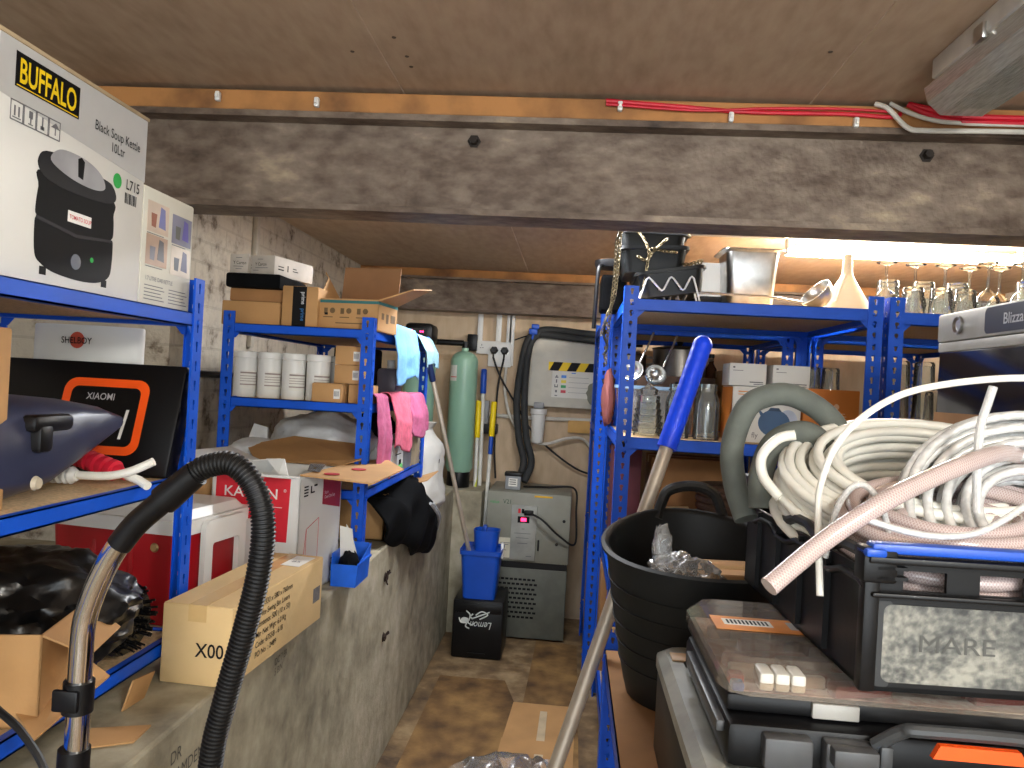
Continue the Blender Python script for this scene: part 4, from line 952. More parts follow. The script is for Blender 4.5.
def plug(x, lab):
    t = thing('plug', lab, 'plug', (x, 4.66, 1.6))
    MB().lathe([(0, .034), (.016, .034), (.022, .026), (.026, .004), (.026, 0)], 6, M=Fr((x, 4.6875, 1.61), (1, 0, 0), (0, 0, 1)).M()).build('body', BLACKP, t)
    MB().tube([(x, 4.665, 1.595), (x, 4.66, 1.56)], .005, 8).build('cord_grip', BLACKP, t)
plug(-.49, 'black plug in the white wall sockets, left one'); plug(-.425, 'black plug in the white wall sockets, right one')
cable('power_cable', [(-.49, 4.66, 1.565), (-.44, 4.66, 1.45), (-.33, 4.66, 1.28), (-.22, 4.66, 1.12), (-.05, 4.67, .98), (.1, 4.68, .90), (.3, 4.69, .87)], .006, CABLEB, 'black cable running from the left plug down across the plywood wall')
cable('power_cable', [(-.425, 4.66, 1.56), (-.45, 4.66, 1.40), (-.455, 4.66, 1.2), (-.45, 4.65, 1.0), (-.43, 4.6, .84)], .006, CABLEB, 'black cable hanging from the right plug down behind the brush handles')
cable('grey_cable', [(-.41, 4.69, 1.51), (-.41, 4.67, 1.38), (-.37, 4.66, 1.22), (-.28, 4.655, 1.10), (-.15, 4.65, 1.06), (-.02, 4.66, 1.10), (.08, 4.68, 1.10), (.18, 4.69, 1.02), (.4, 4.7, .98)], .009, CABLEW, 'pale grey cable looping under the white wall panel')
cable('grey_cable', [(-.58, 4.70, 1.22), (-.3, 4.70, 1.21), (.1, 4.70, 1.215), (.5, 4.70, 1.22)], .012, CABLEW, 'straight pale pipe along the plywood wall below the panel')
cable('thin_wire', [(-.37, 4.71, 1.68), (-.32, 4.7, 1.70), (-.28, 4.68, 1.71)], .004, CABLEB, 'thin dark wire from the trunking to the blue valve')
# white panel with hazard tape and poster
t = thing('wall_board', 'white board on the plywood wall striped with black and yellow tape', 'board', (-.06, 4.65, 1.3))
MB().box(-.285, 4.63, 1.285, .165, 4.715, 1.70, .006).build('board', mat('board_white', 'cbc7ba', .5, var=.06), t)
fr = Fr((-.15, 4.6298, 1.505), (1, 0, 0), (0, 0, 1))
patch(fr, 'hazard_tape', (0, 0, .29, .052), YELPR, t, .001)
patches(fr, 'hazard_stripe', [[(a, 0), (a + .055, 0), (a + .082, .052), (a + .027, .052)] for a in (.005, .11, .215)], PRINTBLK, t, .0014)
t = thing('poster', 'white notice with four coloured keys below the hazard tape', 'poster', (0, 4.62, 1.34))
fr = Fr((-.125, 4.6285, 1.345), (1, 0, 0), (0, 0, 1)); patch(fr, 'paper', (0, 0, .26, .158), PAPER, t, .0004)
for k, (c, nm) in enumerate((('4a86d8', 'blue_key'), ('ecd94a', 'yellow_key'), ('3aa564', 'green_key'), ('d84a55', 'red_key'))): patch(fr, nm, (.055, .118 - .030 * k, .085, .135 - .030 * k), mat(nm, c, .6), t, .0012)
patches(fr, 'small_print', [(.017, .118, .038, .124), (.024, .124, .031, .134), (.024, .088, .031, .108), (.016, .06, .037, .066), (.016, .06, .021, .078), (.032, .06, .037, .078), (.022, .03, .033, .044), (.02, .008, .036, .014)] + [(.10, .122 - .03 * k, .22, .1235 - .03 * k) for k in range(4)], PRINTGREY, t, .0012)
patch(fr, 'heading', (.115, .146, .14, .152), mat('blue_key', '4a86d8', .6), t, .0012)
# lagged pipe and blue valve
t = thing('lagged_pipe', 'black insulated pipe pair bending from the wall board down to the cooler', 'pipe', (-.28, 4.6, .85))
for k, dx in enumerate((0, .045)):
    MB().tube(smooth_path([(.4, 4.62 - .02 * k, 1.69 + .035 * k), (.1, 4.60 - .01 * k, 1.695 + .035 * k), (-.17, 4.60, 1.715 + .03 * k), (-.26 + dx * .5, 4.58, 1.70), (-.30 + dx * .6, 4.57, 1.6), (-.325 + dx, 4.56, 1.32), (-.30 + dx, 4.55, 1.1), (-.26 + dx, 4.5, .96), (-.285 + dx * .8, 4.44, .85)], 8), .021, 12).build('lagging', mat('pipe_lagging', '2a2c2d', .75, bump=.08), t)
t = thing('valve', 'small blue valve at the top corner of the black insulated pipe', 'valve', (-.25, 4.57, 1.72))
MB().box(-.275, 4.545, 1.71, -.225, 4.59, 1.745, .006).build('body', BLUEP, t); MB().box(-.26, 4.53, 1.742, -.215, 4.56, 1.77, .005).build('lever', BLUEP, t); MB().tube([(-.25, 4.56, 1.71), (-.255, 4.565, 1.66)], .008, 8).build('stem', BLUEP, t)
t = thing('filter_housing', 'white water filter housing under the wall board', 'water filter', (-.195, 4.66, 1.06))
MB().lathe([(0, 0), (.03, 0), (.036, .01), (.043, .17), (.05, .175), (.05, .205), (0, .205)], 24, (-.195, 4.64, 1.065)).build('bowl', WHITEP, t); MB().box(-.225, 4.60, 1.272, -.165, 4.70, 1.31, .006).build('head', GREYP, t)
tag(MB().box(-.015, 4.69, 1.135, .12, 4.719, 1.215, .003).build('wood_block', WOODP), 'pale pine block fixed to the plywood wall at the dark rack', 'wood block')
tag(MB().blob((.135, 4.60, 1.38), (.045, .03, .07), .3, 3, 3, 2).build('grey_rag', mat('rag_grey', '8c8d80', .9)), 'crumpled grey rag hanging beside the dark rack post', 'rag')
# long handled tools against the wall
def tool(name, label, p0, p1, r, parts):
    t = thing(name, label, 'tool', p0, 0, 'long tool handles against the back wall'); p0, p1 = V(p0), V(p1)
    for nm, a, b, rr, m in parts:
        q0, q1 = p0.lerp(p1, a), p0.lerp(p1, b); d = (q1 - q0).normalized()
        MB().tube([q0, q0 + d * .006, q1 - d * .006, q1], (lambda L, rr=rr, LL=(q1 - q0).length: rr * (.8 if L < .003 or L > LL - .003 else 1)), 12).build(nm, m, t)
    return t
Wh = mat('white_handle', 'dcdbd2', .4)
tool('broom', 'white pole with a blue grip, tallest handle by the tank', (-.495, 4.45, .02), (-.535, 4.6, 1.49), .012, [('pole', 0, .9, .012, Wh), ('grip', .9, 1, .018, BLUEP)])
tool('broom', 'yellow-gripped white pole close to the green tank', (-.515, 4.38, .02), (-.548, 4.53, 1.30), .012, [('pole', 0, .85, .011, Wh), ('grip', .83, 1, .017, YELP)])
tool('broom', 'yellow-gripped pole leaning to the right with a blue lower sleeve', (-.47, 4.36, .02), (-.455, 4.52, 1.30), .012, [('pole', 0, .76, .011, Wh), ('sleeve', .76, .86, .013, BLUEP), ('grip', .84, 1, .017, YELP)])
tool('squeegee', 'slender yellow-green pole low behind the white poles', (-.52, 4.30, .02), (-.535, 4.50, .95), .01, [('pole', 0, 1, .009, mat('lime_pole', 'c8cf4e', .5)), ('collar', .45, .5, .013, BLACKP)])
t = thing('tool_holder', 'dark wall clip holding the pole handles beside the tank', 'tool rack', (-.5, 4.7, 1.1)); MB().box(-.56, 4.62, 1.10, -.44, 4.719, 1.16, .006).build('clip', BLACKP, t); MB().box(-.55, 4.66, 1.12, -.50, 4.719, 1.30, .004).build('plate', GREYP, t)
# cooler
t = thing('drink_cooler', 'grey drink cooler cabinet with a red display panel by the back wall', 'cooler', (-.2, 4.5, 0))
GC = mat('cooler_grey', '8a8a7e', .45, .1, var=.06)
MB().box(-.435, 4.25, .43, .03, 4.70, .812, .006).build('cabinet', GC, t)
MB().box(-.425, 4.26, .39, .02, 4.69, .43).build('gap', BLACKP, t)
MB().box(-.43, 4.255, .01, .026, 4.69, .395, .006).build('base', mat('cooler_dark', '5f6158', .5), t)
fr = Fr((-.43, 4.2545, 0), (1, 0, 0), (0, 0, 1))
mb = MB()
for i in range(9):
    for j in range(11):
        a = .02 + j * .0245 + (.012 if i % 2 else 0); b = .12 + i * .026
        mb.prism([(a, b), (a + .018, b), (a + .018, b + .011), (a, b + .011)], .002, fr.M(0, 0, -.001))
mb.build('vent_slots', PRINTBLK, t, smooth=0)
fr = Fr((-.435, 4.2498, .43), (1, 0, 0), (0, 0, 1))
mb = MB().box(-.295, 4.235, .445, -.155, 4.25, .745, .003); cp = mb.build('control_panel', mat('panel_grey', '9a9b94', .45), t)
fp = Fr((-.295, 4.2348, .445), (1, 0, 0), (0, 0, 1))
patch(fp, 'display_bezel', (.035, .205, .10, .24), PRINTBLK, cp); patch(fp, 'display', (.053, .213, .083, .232), glow('red_display', 'ff2a5c', 2.2), cp, .001)
for a in (.035, .055): patch(fp, 'switch', (a, .257, a + .014, .282), REDP if a < .04 else PRINTBLK, cp)
MB().box(-.225, 4.212, .695, -.175, 4.236, .722, .004).build('inlet_plug', BLACKP, t)
patches(fp, 'small_print', [(.03, .12, .10, .123), (.02, .145, .11, .148), (.04, .09, .095, .094), (.06, .17, .075, .173), (.09, .02, .12, .024)], PRINTGREY, t)
text(fr, 'model_lettering', 'V21', .024, mat('dark_green_print', '2f4a36', .5), t, .088, .318, .001, .004, .9); text(fr, 'brand_lettering', 'vialux', .016, mat('green_brand', '3b9c55', .5), t, .015, .318, .001, .004, 1)
patch(fr, 'warning_label', (.075, .02, .215, .13), mat('label_cream', 'd4cfba', .6), t); patch(fr, 'yellow_label', (.145, .128, .21, .165), mat('label_yellow', 'dfae1c', .6), t, .0009)
patch(fr, 'warning_triangle', [(.155, .035), (.20, .035), (.1775, .078)], mat('label_yellow', 'dfae1c', .6), t, .001); patch(fr, 'warning_mark', [(.172, .04), (.183, .04), (.180, .064), (.175, .064)], PRINTBLK, t, .0014)
patches(fr, 'warning_print', [(.085, .1, .14, .103), (.085, .09, .13, .093), (.085, .06, .12, .063), (.155, .14, .2, .143), (.155, .15, .185, .153)], PRINTGREY, t, .0012)
patch(fr, 'top_label', (.26, .362, .36, .372), mat('label_yellow', 'dfae1c', .6), t)
for a, b in ((.43, .24), (.395, .11)): MB().lathe([(0, .004), (.008, .004), (.009, 0)], 12, M=fr.M(a, b)).build('screw', BLACKP, t)
MB().box(-.055 - .09, 4.238, .50, -.135, 4.25, .56, .002).build('latch', BLACKP, t)
t = thing('transformer', 'small pale transformer box strapped on top of the cooler', 'transformer', (-.3, 4.38, .813)); MB().box(-.35, 4.34, .813, -.262, 4.42, .895, .006).build('body', GREYP, t)
MB().box(-.355, 4.335, .89, -.257, 4.425, .91, .004).build('cover', BLACKP, t); patches(Fr((-.35, 4.3398, .813), (1, 0, 0), (0, 0, 1)), 'label', [(.02, .02, .07, .065)], PAPER, t); patches(Fr((-.35, 4.3392, .813), (1, 0, 0), (0, 0, 1)), 'label_print', [(.025, .03 + .012 * k, .062, .034 + .012 * k) for k in range(3)], PRINTBLK, t)
cable('power_cable', [(-.19, 4.215, .708), (-.12, 4.18, .68), (-.03, 4.2, .60), (.06, 4.25, .55), (.06, 4.4, .7), (.045, 4.5, .82), (-.1, 4.52, .818), (-.25, 4.45, .82)], .006, CABLEB, 'black cable from the cooler control panel looping over its side')
# bucket on upturned crate
t = thing('bottle_crate', 'upturned black bottle crate printed with white script under the blue mop bucket', 'crate', (-.41, 4.0, 0))
mb = MB(); mb.box(-.545, 3.90, .001, -.285, 4.19, .30, .012); mb.build('body', BLACKP, t)
MB().box(-.535, 3.896, .235, -.295, 3.902, .285, .002).box(-.46, 3.895, .028, -.37, 3.9, .032).build('rim', BLACKP, t)
fr = Fr((-.29, 3.899, .24), (-1, 0, 0), (0, 0, -1)); fr.n = V((0, -1, 0))
LOGO = mat('logo_white', 'c9cfca', .6)
text(fr, 'script_lettering', 'Lemon', .036, LOGO, t, .05, .048, .002, .003, .78, shear=.3)
mbq = MB(); Fq = Fr((-.425, 3.8975, .195), (1, 0, 0), (0, 0, 1))
for P in ([(-.02, .01), (.07, .05)], [(0, .03), (.03, .05), (.06, .035), (.02, .01)], [(-.05, .05), (-.03, .03), (-.035, .0)], [(-.085, .012), (-.075, -.01), (-.05, -.012)], [(-.045, -.015), (-.05, -.03), (-.03, -.04)], [(-.04, -.01), (-.02, -.02), (-.005, -.012)], [(-.015, .035), (-.028, .02), (-.015, .01)]):
    mbq.tube(smooth_path([Fq.p(a, b, .001) for a, b in P], 5), .0035, 6)
mbq.prism(disc(Fq, -.055, .0, .022, .016, 14), .001, Fq.M()); mbq.build('crest', LOGO, t)
t = thing('mop_bucket', 'blue mop bucket with a wringer standing on the black crate', 'bucket', (-.42, 4.0, .301))
def tubq(mb, cx, cy, z0, z1, a0, b0, a1, b1, r0=.02, r1=.03, th=.004):
    A = [rrect(cx - a / 2, cy - b / 2, cx + a / 2, cy + b / 2, r, 5) for a, b, r in ((a0, b0, r0), (a1, b1, r1), (a1 - 2 * th, b1 - 2 * th, r1), (a0 - 2 * th, b0 - 2 * th, r0))]
    Z = (z0, z1, z1, z0 + th); k = len(A[0]); vs = [V((*p, zz)) for q, zz in zip(A, Z) for p in q]; fs = []
    for s in range(3): fs += [(s * k + i, s * k + (i + 1) % k, (s + 1) * k + (i + 1) % k, (s + 1) * k + i) for i in range(k)]
    fs += [tuple(range(k - 1, -1, -1)), tuple(range(3 * k, 4 * k))]; mb._add(vs, fs); return mb
mb = MB(); tubq(mb, -.42, 4.0, .302, .545, .165, .17, .205, .22); mb.build('body', BLUEP, t)
mb = MB(); tubq(mb, -.42, 4.0, .53, .552, .212, .226, .216, .23); mb.build('rim', BLUEP, t)
mb = MB(); tubq(mb, -.405, 4.03, .50, .64, .11, .11, .135, .13, .03, .04); mb.box(-.43, 4.05, .60, -.41, 4.09, .655, .004); mb.build('wringer', BLUEP, t)
MB().box(-.325, 3.99, .50, -.31, 4.02, .58, .004).build('spout', WHITEP, t)
tool('mop', 'grey mop pole with dark blue grip standing in the blue bucket', (-.455, 3.96, .42), (-.72, 3.70, 1.56), .012, [('pole', 0, .86, .0115, ALU), ('grip', .86, 1, .016, mat('navy_grip', '1d2f5e', .5))])

# ------------------------------------------------------------------ floor pieces
P = [(-.56, 1.6, .001), (-.18, 1.6, .001), (-.17, 3.35, .001), (-.24, 3.62, .001), (-.55, 3.62, .001)]
tag(sheet('floor_board', P, DAMP, None, .012), 'wet stained plywood board on the floor along the plinth', 'board')
tag(sheet('floor_board', [(-.15, 2.0, .001), (.10, 2.0, .001), (.10, 4.2, .001), (-.12, 4.24, .001), (-.15, 3.0, .001)], DAMP, None, .010), 'stained plywood board on the floor in front of the grey cooler', 'board')
t = thing('flattened_carton', 'flattened brown carton with white tape lying in the aisle', 'box', (-.06, 3.05, .012)); sheet('sheet', [(-.215, 2.70, .014), (.075, 2.70, .014), (.09, 3.36, .02), (-.18, 3.36, .02)], CARD, t)
sheet('flap', [(-.21, 2.72, .019), (.06, 2.72, .019), (.06, 3.0, .026), (-.2, 3.0, .026)], CARD, t); sheet('tape', [(-.07, 2.70, .026), (-.035, 2.70, .026), (-.03, 3.28, .0265), (-.06, 3.28, .0265)], mat('dull_clear_tape', 'c9b594', .3), t, .0012)
t = thing('plastic_sheet', 'crumpled clear plastic bag on the floor at the bottom of the aisle', 'bag', (-.2, 2.4, .02))
mb = surf([[(-.30, 2.3, .06), (-.12, 2.28, .10), (.04, 2.3, .06)], [(-.32, 2.5, .11), (-.15, 2.5, .15), (.06, 2.5, .12)], [(-.33, 2.64, .10), (-.14, 2.66, .12), (.07, 2.64, .09)], [(-.3, 2.72, .035), (-.12, 2.74, .04), (.05, 2.72, .035)]], 40, 40, .05, 16, 5); mb.build('film', CLEARP, t, smooth=50)
mb = surf([[(-.28, 2.3, .02), (.03, 2.3, .02)], [(-.28, 2.62, .05), (.03, 2.62, .05)]], 20, 20, .03, 10, 8); mb.build('film_layer', mat('film_grey', '8a8f9c', .3, bump=.2), t, smooth=50)

# ------------------------------------------------------------------ right racks: top shelf
z = 1.7355
def planter(label, c, rz, tx, ty, m=mat('planter_black', '0d0f10', .42, var=.15, spec=.3)):
    t = thing('planter_trough', label, 'planter', c, rz, 'black planter troughs'); t.rotation_euler = (tx, ty, rz)
    M = wm(t); mb = MB(); W, D, H = .24, .30, .095
    A = [rrect(-a / 2, -b / 2, a / 2, b / 2, r, 5) for a, b, r in ((W - .03, D - .03, .03), (W, D, .035), (W + .02, D + .02, .04), (W + .02, D + .02, .04), (W - .012, D - .012, .035), (W - .04, D - .04, .03))]
    Z = (0, H - .012, H - .012, H, H, .004); k = len(A[0]); vs = [M @ V((*p, zz)) for q, zz in zip(A, Z) for p in q]; fs = []
    for s in range(5): fs += [(s * k + i, s * k + (i + 1) % k, (s + 1) * k + (i + 1) % k, (s + 1) * k + i) for i in range(k)]
    fs += [tuple(range(k - 1, -1, -1)), tuple(range(5 * k, 6 * k))]; mb._add(vs, fs); mb.build('trough', m, t)
    return t
planter('tilted black trough on the rack top behind the white wire stand', (.345, 2.96, 1.765), 0, 0, radians(-9))
planter('black trough in the middle of the three on the rack top', (.275, 3.0, 1.850), 0, 0, radians(-2))
planter('uppermost black trough of the stack draped with chains', (.265, 3.0, 1.905), 0, 0, radians(1))
tag(MB().box(.20, 2.92, z, .36, 3.12, z + .028, .008).build('black_caddy', BLACKP), 'flat black caddy beneath the tilted black trough on the rack top', 'caddy')
def chain(label, pts, r=.0085, name='chain'):
    P = resample(smooth_path(pts, 10), r * 1.55); mb = MB()
    for i in range(len(P) - 1):
        a, b = P[i], P[i + 1]; d = (b - a).normalized(); u = d.orthogonal().normalized()
        if i % 2: u = d.cross(u)
        v = d.cross(u); c = (a + b) / 2; L = []
        for k in range(8): t_ = 2 * pi * k / 8; L.append(c + d * r * 1.05 * cos(t_) + u * r * .62 * sin(t_))
        mb.tube(L, .0021, 4, closed=True)
    tag(mb.build(name, BRASS, smooth=60), label, 'chain', 'tarnished chains over the black troughs')
yf = 2.825
chain('long tarnished chain hanging down past the front left rack post', [(.20, yf, 2.0), (.15, 2.78, 1.995), (.128, 2.735, 1.93), (.125, 2.732, 1.8), (.118, 2.732, 1.68), (.112, 2.735, 1.58), (.112, 2.735, 1.50)])
chain('second strand of tarnished chain looped on the rack post, shorter', [(.17, yf, 1.995), (.142, 2.76, 1.97), (.138, 2.738, 1.88), (.13, 2.735, 1.74), (.105, 2.735, 1.665), (.09, 2.735, 1.60)])
chain('tarnished chain draped from the top trough down its front', [(.17, yf, 2.005), (.21, yf, 1.985), (.235, yf - .006, 1.95), (.25, yf - .006, 1.91), (.245, yf - .004, 1.87), (.24, yf - .006, 1.82), (.235, 2.80, 1.79)])
chain('tarnished chain making a V over the front of the top trough', [(.21, yf, 1.90), (.24, yf - .008, 1.885), (.27, yf - .008, 1.925), (.31, yf - .004, 1.965)])
chain('tarnished chain running level along the middle trough rim', [(.26, yf - .008, 1.93), (.30, yf - .01, 1.92), (.345, yf - .008, 1.918)])
chain('small heap of tarnished chain on the right end of the top trough', [(.33, 2.9, 2.01), (.37, 2.86, 2.015), (.40, 2.87, 1.985), (.375, 2.9, 2.01), (.36, 2.85, 2.005)])
chain('small heap of tarnished chain on the tilted trough', [(.36, 2.9, 1.89), (.40, 2.86, 1.885), (.44, 2.86, 1.9), (.45, 2.9, 1.9), (.42, 2.92, 1.89)])
def wire_stand(label, y, m=WHITEP, h=.085):
    t = thing('wire_stand', label, 'stand', (.32, y, z), 0, 'zigzag wire stands')
    P = [(.222, y, z + .004), (.243, y, z + h * .9), (.252, y, z + h), (.262, y, z + h * .9), (.293, y, z + .045), (.300, y, z + .04), (.307, y, z + .045), (.325, y, z + h), (.332, y, z + h * 1.06), (.340, y, z + h), (.368, y, z + .05), (.374, y, z + .045), (.381, y, z + .05), (.398, y, z + h * 1.05), (.404, y, z + h * 1.12), (.411, y, z + h * 1.05), (.437, y, z + .004)]
    MB().tube(P, .0035, 8).build('front_wire', m, t)
    MB().tube([V(p) + V((0, .06, 0)) for p in P], .0035, 8).build('rear_wire', m, t)
    mb = MB()
    for k in (4, 10): mb.tube([V(P[k]), V(P[k]) + V((0, .06, 0))], .003, 6)
    mb.tube([V(P[5]) + V((0, .03, .004)), V(P[11]) + V((0, .03, .004))], .0028, 6); mb.build('cross_wire', m, t)
wire_stand('white zigzag wire stand at the front edge of the rack top', 2.80)
t = thing('wavy_stand', 'lower wavy metal stand right behind the white zigzag wires', 'stand', (.32, 2.83, z))
for dy in (0, .05): MB().tube(smooth_path([(.225 + .026 * k, 2.882 + dy, z + .004 + (.055 if k % 2 else .0)) for k in range(8)], 6), .004, 8).build('wire', STEEL, t)
# steel bain marie pot, ladle, funnel, white box, dark pan
t = thing('steel_container', 'tall square stainless steel container on the rack top', 'container', (.66, 3.08, z))
mb = MB(); A = [rrect(-a / 2, -a / 2, a / 2, a / 2, r, 6) for a, r in ((.165, .03), (.172, .03), (.20, .03), (.235, .032), (.235, .032), (.195, .028), (.165, .028))]; Z = (0, .006, .230, .237, .241, .237, .01)
k = len(A[0]); vs = [V((.662 + p[0], 3.10 + p[1], z + zz)) for q, zz in zip(A, Z) for p in q]; fs = []
for s in range(6): fs += [(s * k + i, s * k + (i + 1) % k, (s + 1) * k + (i + 1) % k, (s + 1) * k + i) for i in range(k)]
fs += [tuple(range(k - 1, -1, -1)), tuple(range(6 * k, 7 * k))]; mb._add(vs, fs); mb.build('pan', STEEL, t)
t = thing('ladle', 'long handled stainless ladle lying along the rack top edge', 'ladle', (.7, 2.85, z))
MB().tube(smooth_path([(.42, 2.84, z + .045), (.55, 2.845, z + .043), (.70, 2.85, z + .04), (.81, 2.86, z + .028)]), .0045, 8).build('handle', STEEL, t)
frl = Fr((.855, 2.865, z + .075), (-.1, 1, 0), (.62, .05, .75)); frl2 = Fr((.852, 2.866, z + .062), (.70, .15, .62), (0, 1, -.2)); rb = .062
prof = [(rb * sin(radians(a)), -rb * cos(radians(a))) for a in range(0, 91, 9)]; prof += [((rb - .003) * sin(radians(a)), -(rb - .003) * cos(radians(a))) for a in range(90, -1, -9)]
Mx = Fr((.855, 2.868, z + .066), (.62, -.1, .78), (.15, .98, .0)); Ml = Matrix((Mx.x, Mx.n.cross(Mx.x), Mx.n)).transposed().to_4x4(); Ml.translation = Mx.o
Ml = Matrix.Translation((.855, 2.868, z + .07)) @ Matrix.Rotation(radians(-48), 4, 'Y') @ Matrix.Rotation(radians(12), 4, 'X')
MB().lathe(prof, 28, M=Ml).build('bowl', STEEL, t)
t = thing('funnel', 'large cream plastic funnel upside down on the rack top', 'funnel', (1.0, 3.0, z))
MB().lathe([(.105, 0), (.108, .003), (.098, .02), (.026, .145), (.02, .16), (.015, .235), (.012, .235), (.017, .16), (.022, .145), (.095, .018), (.102, 0)], 36, (1.01, 3.0, z)).build('cone', mat('funnel_cream', 'e2dac2', .5, var=.03), t)
MB().tube([(1.01 - .012, 3.0 - .02, z + .155), (1.01 - .06, 3.0 - .07, z + .045)], .003, 6).build('rib', mat('funnel_cream', 'e2dac2', .5), t)
t = carton('white_box', 'white plastic box between the black troughs and the steel container', 'box', (.53, 3.25, z + .0705), (.13, .2, .135), 0, WHITEP, tape=False)
tag(MB().box(.45, 3.14, z, .60, 3.38, z + .069, .01).build('dark_tray', BLACKP), 'dark tray under the white plastic box on the rack top', 'tray')
t = thing('brush_pan', 'black round pan hanging over the left end of the rack top', 'pan', (.10, 3.0, 1.9)); MB().lathe([(0, 0), (.06, 0), (.065, .012), (.065, .028), (.06, .03), (0, .026)], 24, (.125, 3.05, 1.885)).build('pan', BLACKP, t); MB().tube(smooth_path([(.09, 3.0, 1.89), (.075, 2.98, 1.87), (.07, 2.97, 1.75), (.068, 2.97, 1.64)]), .008, 8).build('handle', BLACKP, t)
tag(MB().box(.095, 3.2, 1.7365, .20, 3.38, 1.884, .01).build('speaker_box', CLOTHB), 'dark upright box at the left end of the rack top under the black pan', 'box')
cable('hanging_cord', [(.12, 2.97, 1.70), (.105, 2.74, 1.66), (.10, 2.735, 1.60), (.115, 2.73, 1.56), (.10, 2.73, 1.53)], .004, CABLEB, 'dark cord hanging beside the chains on the rack post')
# upturned glasses
def wineglass():
    t = thing('wine_glass', '', 'glass', (0, 0, 0), 0, 'upturned stemware on the rack top')
    prof = [(.030, 0), (.036, .016), (.041, .04), (.038, .065), (.025, .086), (.008, .097), (.0045, .107), (.004, .168), (.007, .182), (.034, .190), (.035, .193), (0, .192)]
    MB().lathe(prof, 24).build('glass', GLASS, t, local=True, smooth=60); return t
def tumbler(h=.09, r0=.034, r1=.040, nm='tumbler', ribs=0):
    t = thing(nm, '', 'glass', (0, 0, 0), 0, 'upturned tumblers')
    MB().lathe([(r1, 0), (r0 + .001, h - .006), (r0 - .003, h), (0, h), (0, h - .014), (r0 - .006, h - .014), (r1 - .003, 0)], 22).build('glass', GLASS, t, local=True, smooth=50); return t
g0 = wineglass(); first = True
ordn = ['first', 'second', 'third', 'fourth', 'fifth', 'sixth', 'seventh', 'eighth', 'ninth', 'tenth', 'eleventh', 'twelfth']
for k, (x, y) in enumerate(((1.115, 2.90), (1.225, 2.92), (1.325, 2.91), (1.43, 2.95), (1.435, 2.83), (1.52, 2.92), (1.545, 2.82))):
    lb = 'upside-down wine glass on the rack top, %s from the funnel' % ordn[k]
    if k == 0: g0.location = (x, y, z); g0['label'] = lb
    else: copy(g0, (x, y, z), 0, lb)
tb = tumbler(); tb.location = (1.17, 2.80, z); tb['label'] = 'upside-down tumbler behind the right hand rack post, nearest the funnel'
for x, y, lb in ((1.265, 2.80, 'upside-down tumbler second along the front edge of the far right rack'), (1.35, 2.81, 'upside-down tumbler third along the front edge of the far right rack'), (1.62, 2.80, 'upside-down tumbler at the front above the fridge top'), (1.58, 2.78, 'upside-down tumbler just left of the one above the fridge')):
    copy(tb, (x, y, z), 0, lb)
tall = tumbler(.145, .037, .044, 'tall_tumbler'); tall.location = (1.17, 3.02, z); tall['label'] = 'tall upturned glass behind the first wine glass stems'; tall['group'] = 'tall upturned glasses in the back row'
for x, y, lb in ((1.30, 3.02, 'tall upturned glass in the back row, second from left'), (1.42, 3.02, 'tall upturned glass in the back row, third from left'), (1.62, 2.92, 'tall upturned glass at the right end above the fridge')):
    copy(tall, (x, y, z), 0, lb)

# ---- right rack second shelf
z = 1.2435
t = thing('glass_bowls', 'stack of clear glass dishes beside the front left post on the jar shelf', 'dishes', (.285, 2.88, z))
for k in range(6): MB().lathe([(.050 - .002 * k, 0), (.062 - .004 * k, .03), (.060 - .004 * k, .031), (.046 - .002 * k, .003), (0, .003), (0, 0)], 28, (.285, 2.90, z + .001 + .024 * k)).build('bowl', GLASS, t, smooth=50)
MB().lathe([(0, .0), (.03, .0), (.034, .02), (.01, .035), (.006, .05), (.011, .06), (0, .066)], 20, (.285, 2.90, z + .155)).build('stopper', GLASS, t)
def jar(label, x, y, r=.045, h=.20):
    t = thing('glass_jar', label, 'jar', (x, y, z), 0, 'glass jars on the right rack')
    P = [(0, 0), (r, 0), (r, .004), (r, h * .66), (r * .92, h * .75), (r * .72, h * .84), (r * .72, h * .87), (r * .80, h * .88), (r * .80, h * .90), (r * .74, h * .91), (r * .74, h), (r * .68, h), (r * .68, h * .84), (r * .88, h * .73), (r * .94, h * .66), (r * .94, .01), (0, .01)]
    MB().lathe(P, 28, (x, y, z + .001)).build('jar', GLASS, t, smooth=50); return t
jar('clear glass jar half hidden behind the bright blue mop grip', .395, 2.92); jar('clear glass jar right of the bright blue mop grip', .50, 2.90, .046, .205); jar('clear glass jar behind, between the other two jars', .445, 3.05, .04, .2)
t = thing('storage_tub', 'clear plastic storage tub behind the glass dishes', 'container', (.30, 3.15, z)); mb = MB(); tubq(mb, .30, 3.15, z + .001, z + .18, .2, .2, .24, .24); mb.build('tub', CLEARP, t); mb = MB(); tubq(mb, .30, 3.15, z + .175, z + .188, .25, .25, .252, .252); mb.build('rim', mat('tub_rim_blue', '8fb4d8', .4), t)
def scoop(label, x, y, dz, a):
    t = thing('ladle', label, 'ladle', (x, y, z + dz), 0, 'steel ladles on the jar shelf'); rb = .045
    prof = [(rb * sin(radians(q)), -rb * cos(radians(q))) for q in range(0, 91, 10)] + [((rb - .003) * sin(radians(q)), -(rb - .003) * cos(radians(q))) for q in range(90, -1, -10)]
    Mq = Matrix.Translation((x, y, z + dz)) @ Matrix.Rotation(radians(58), 4, 'X') @ Matrix.Rotation(radians(a), 4, 'Y')
    MB().lathe(prof, 22, M=Mq).build('bowl', STEEL, t); MB().tube(smooth_path([(x + .03, y + .03, z + dz + .03), (x + .06, y + .05, z + dz + .1), (x + .085, y + .08, z + dz + .16)]), .004, 8).build('handle', STEEL, t)
scoop('steel ladle resting on the clear storage tub, right one', .33, 3.12, .24, 10); scoop('steel ladle resting on the clear storage tub, left one', .235, 3.12, .25, -15)
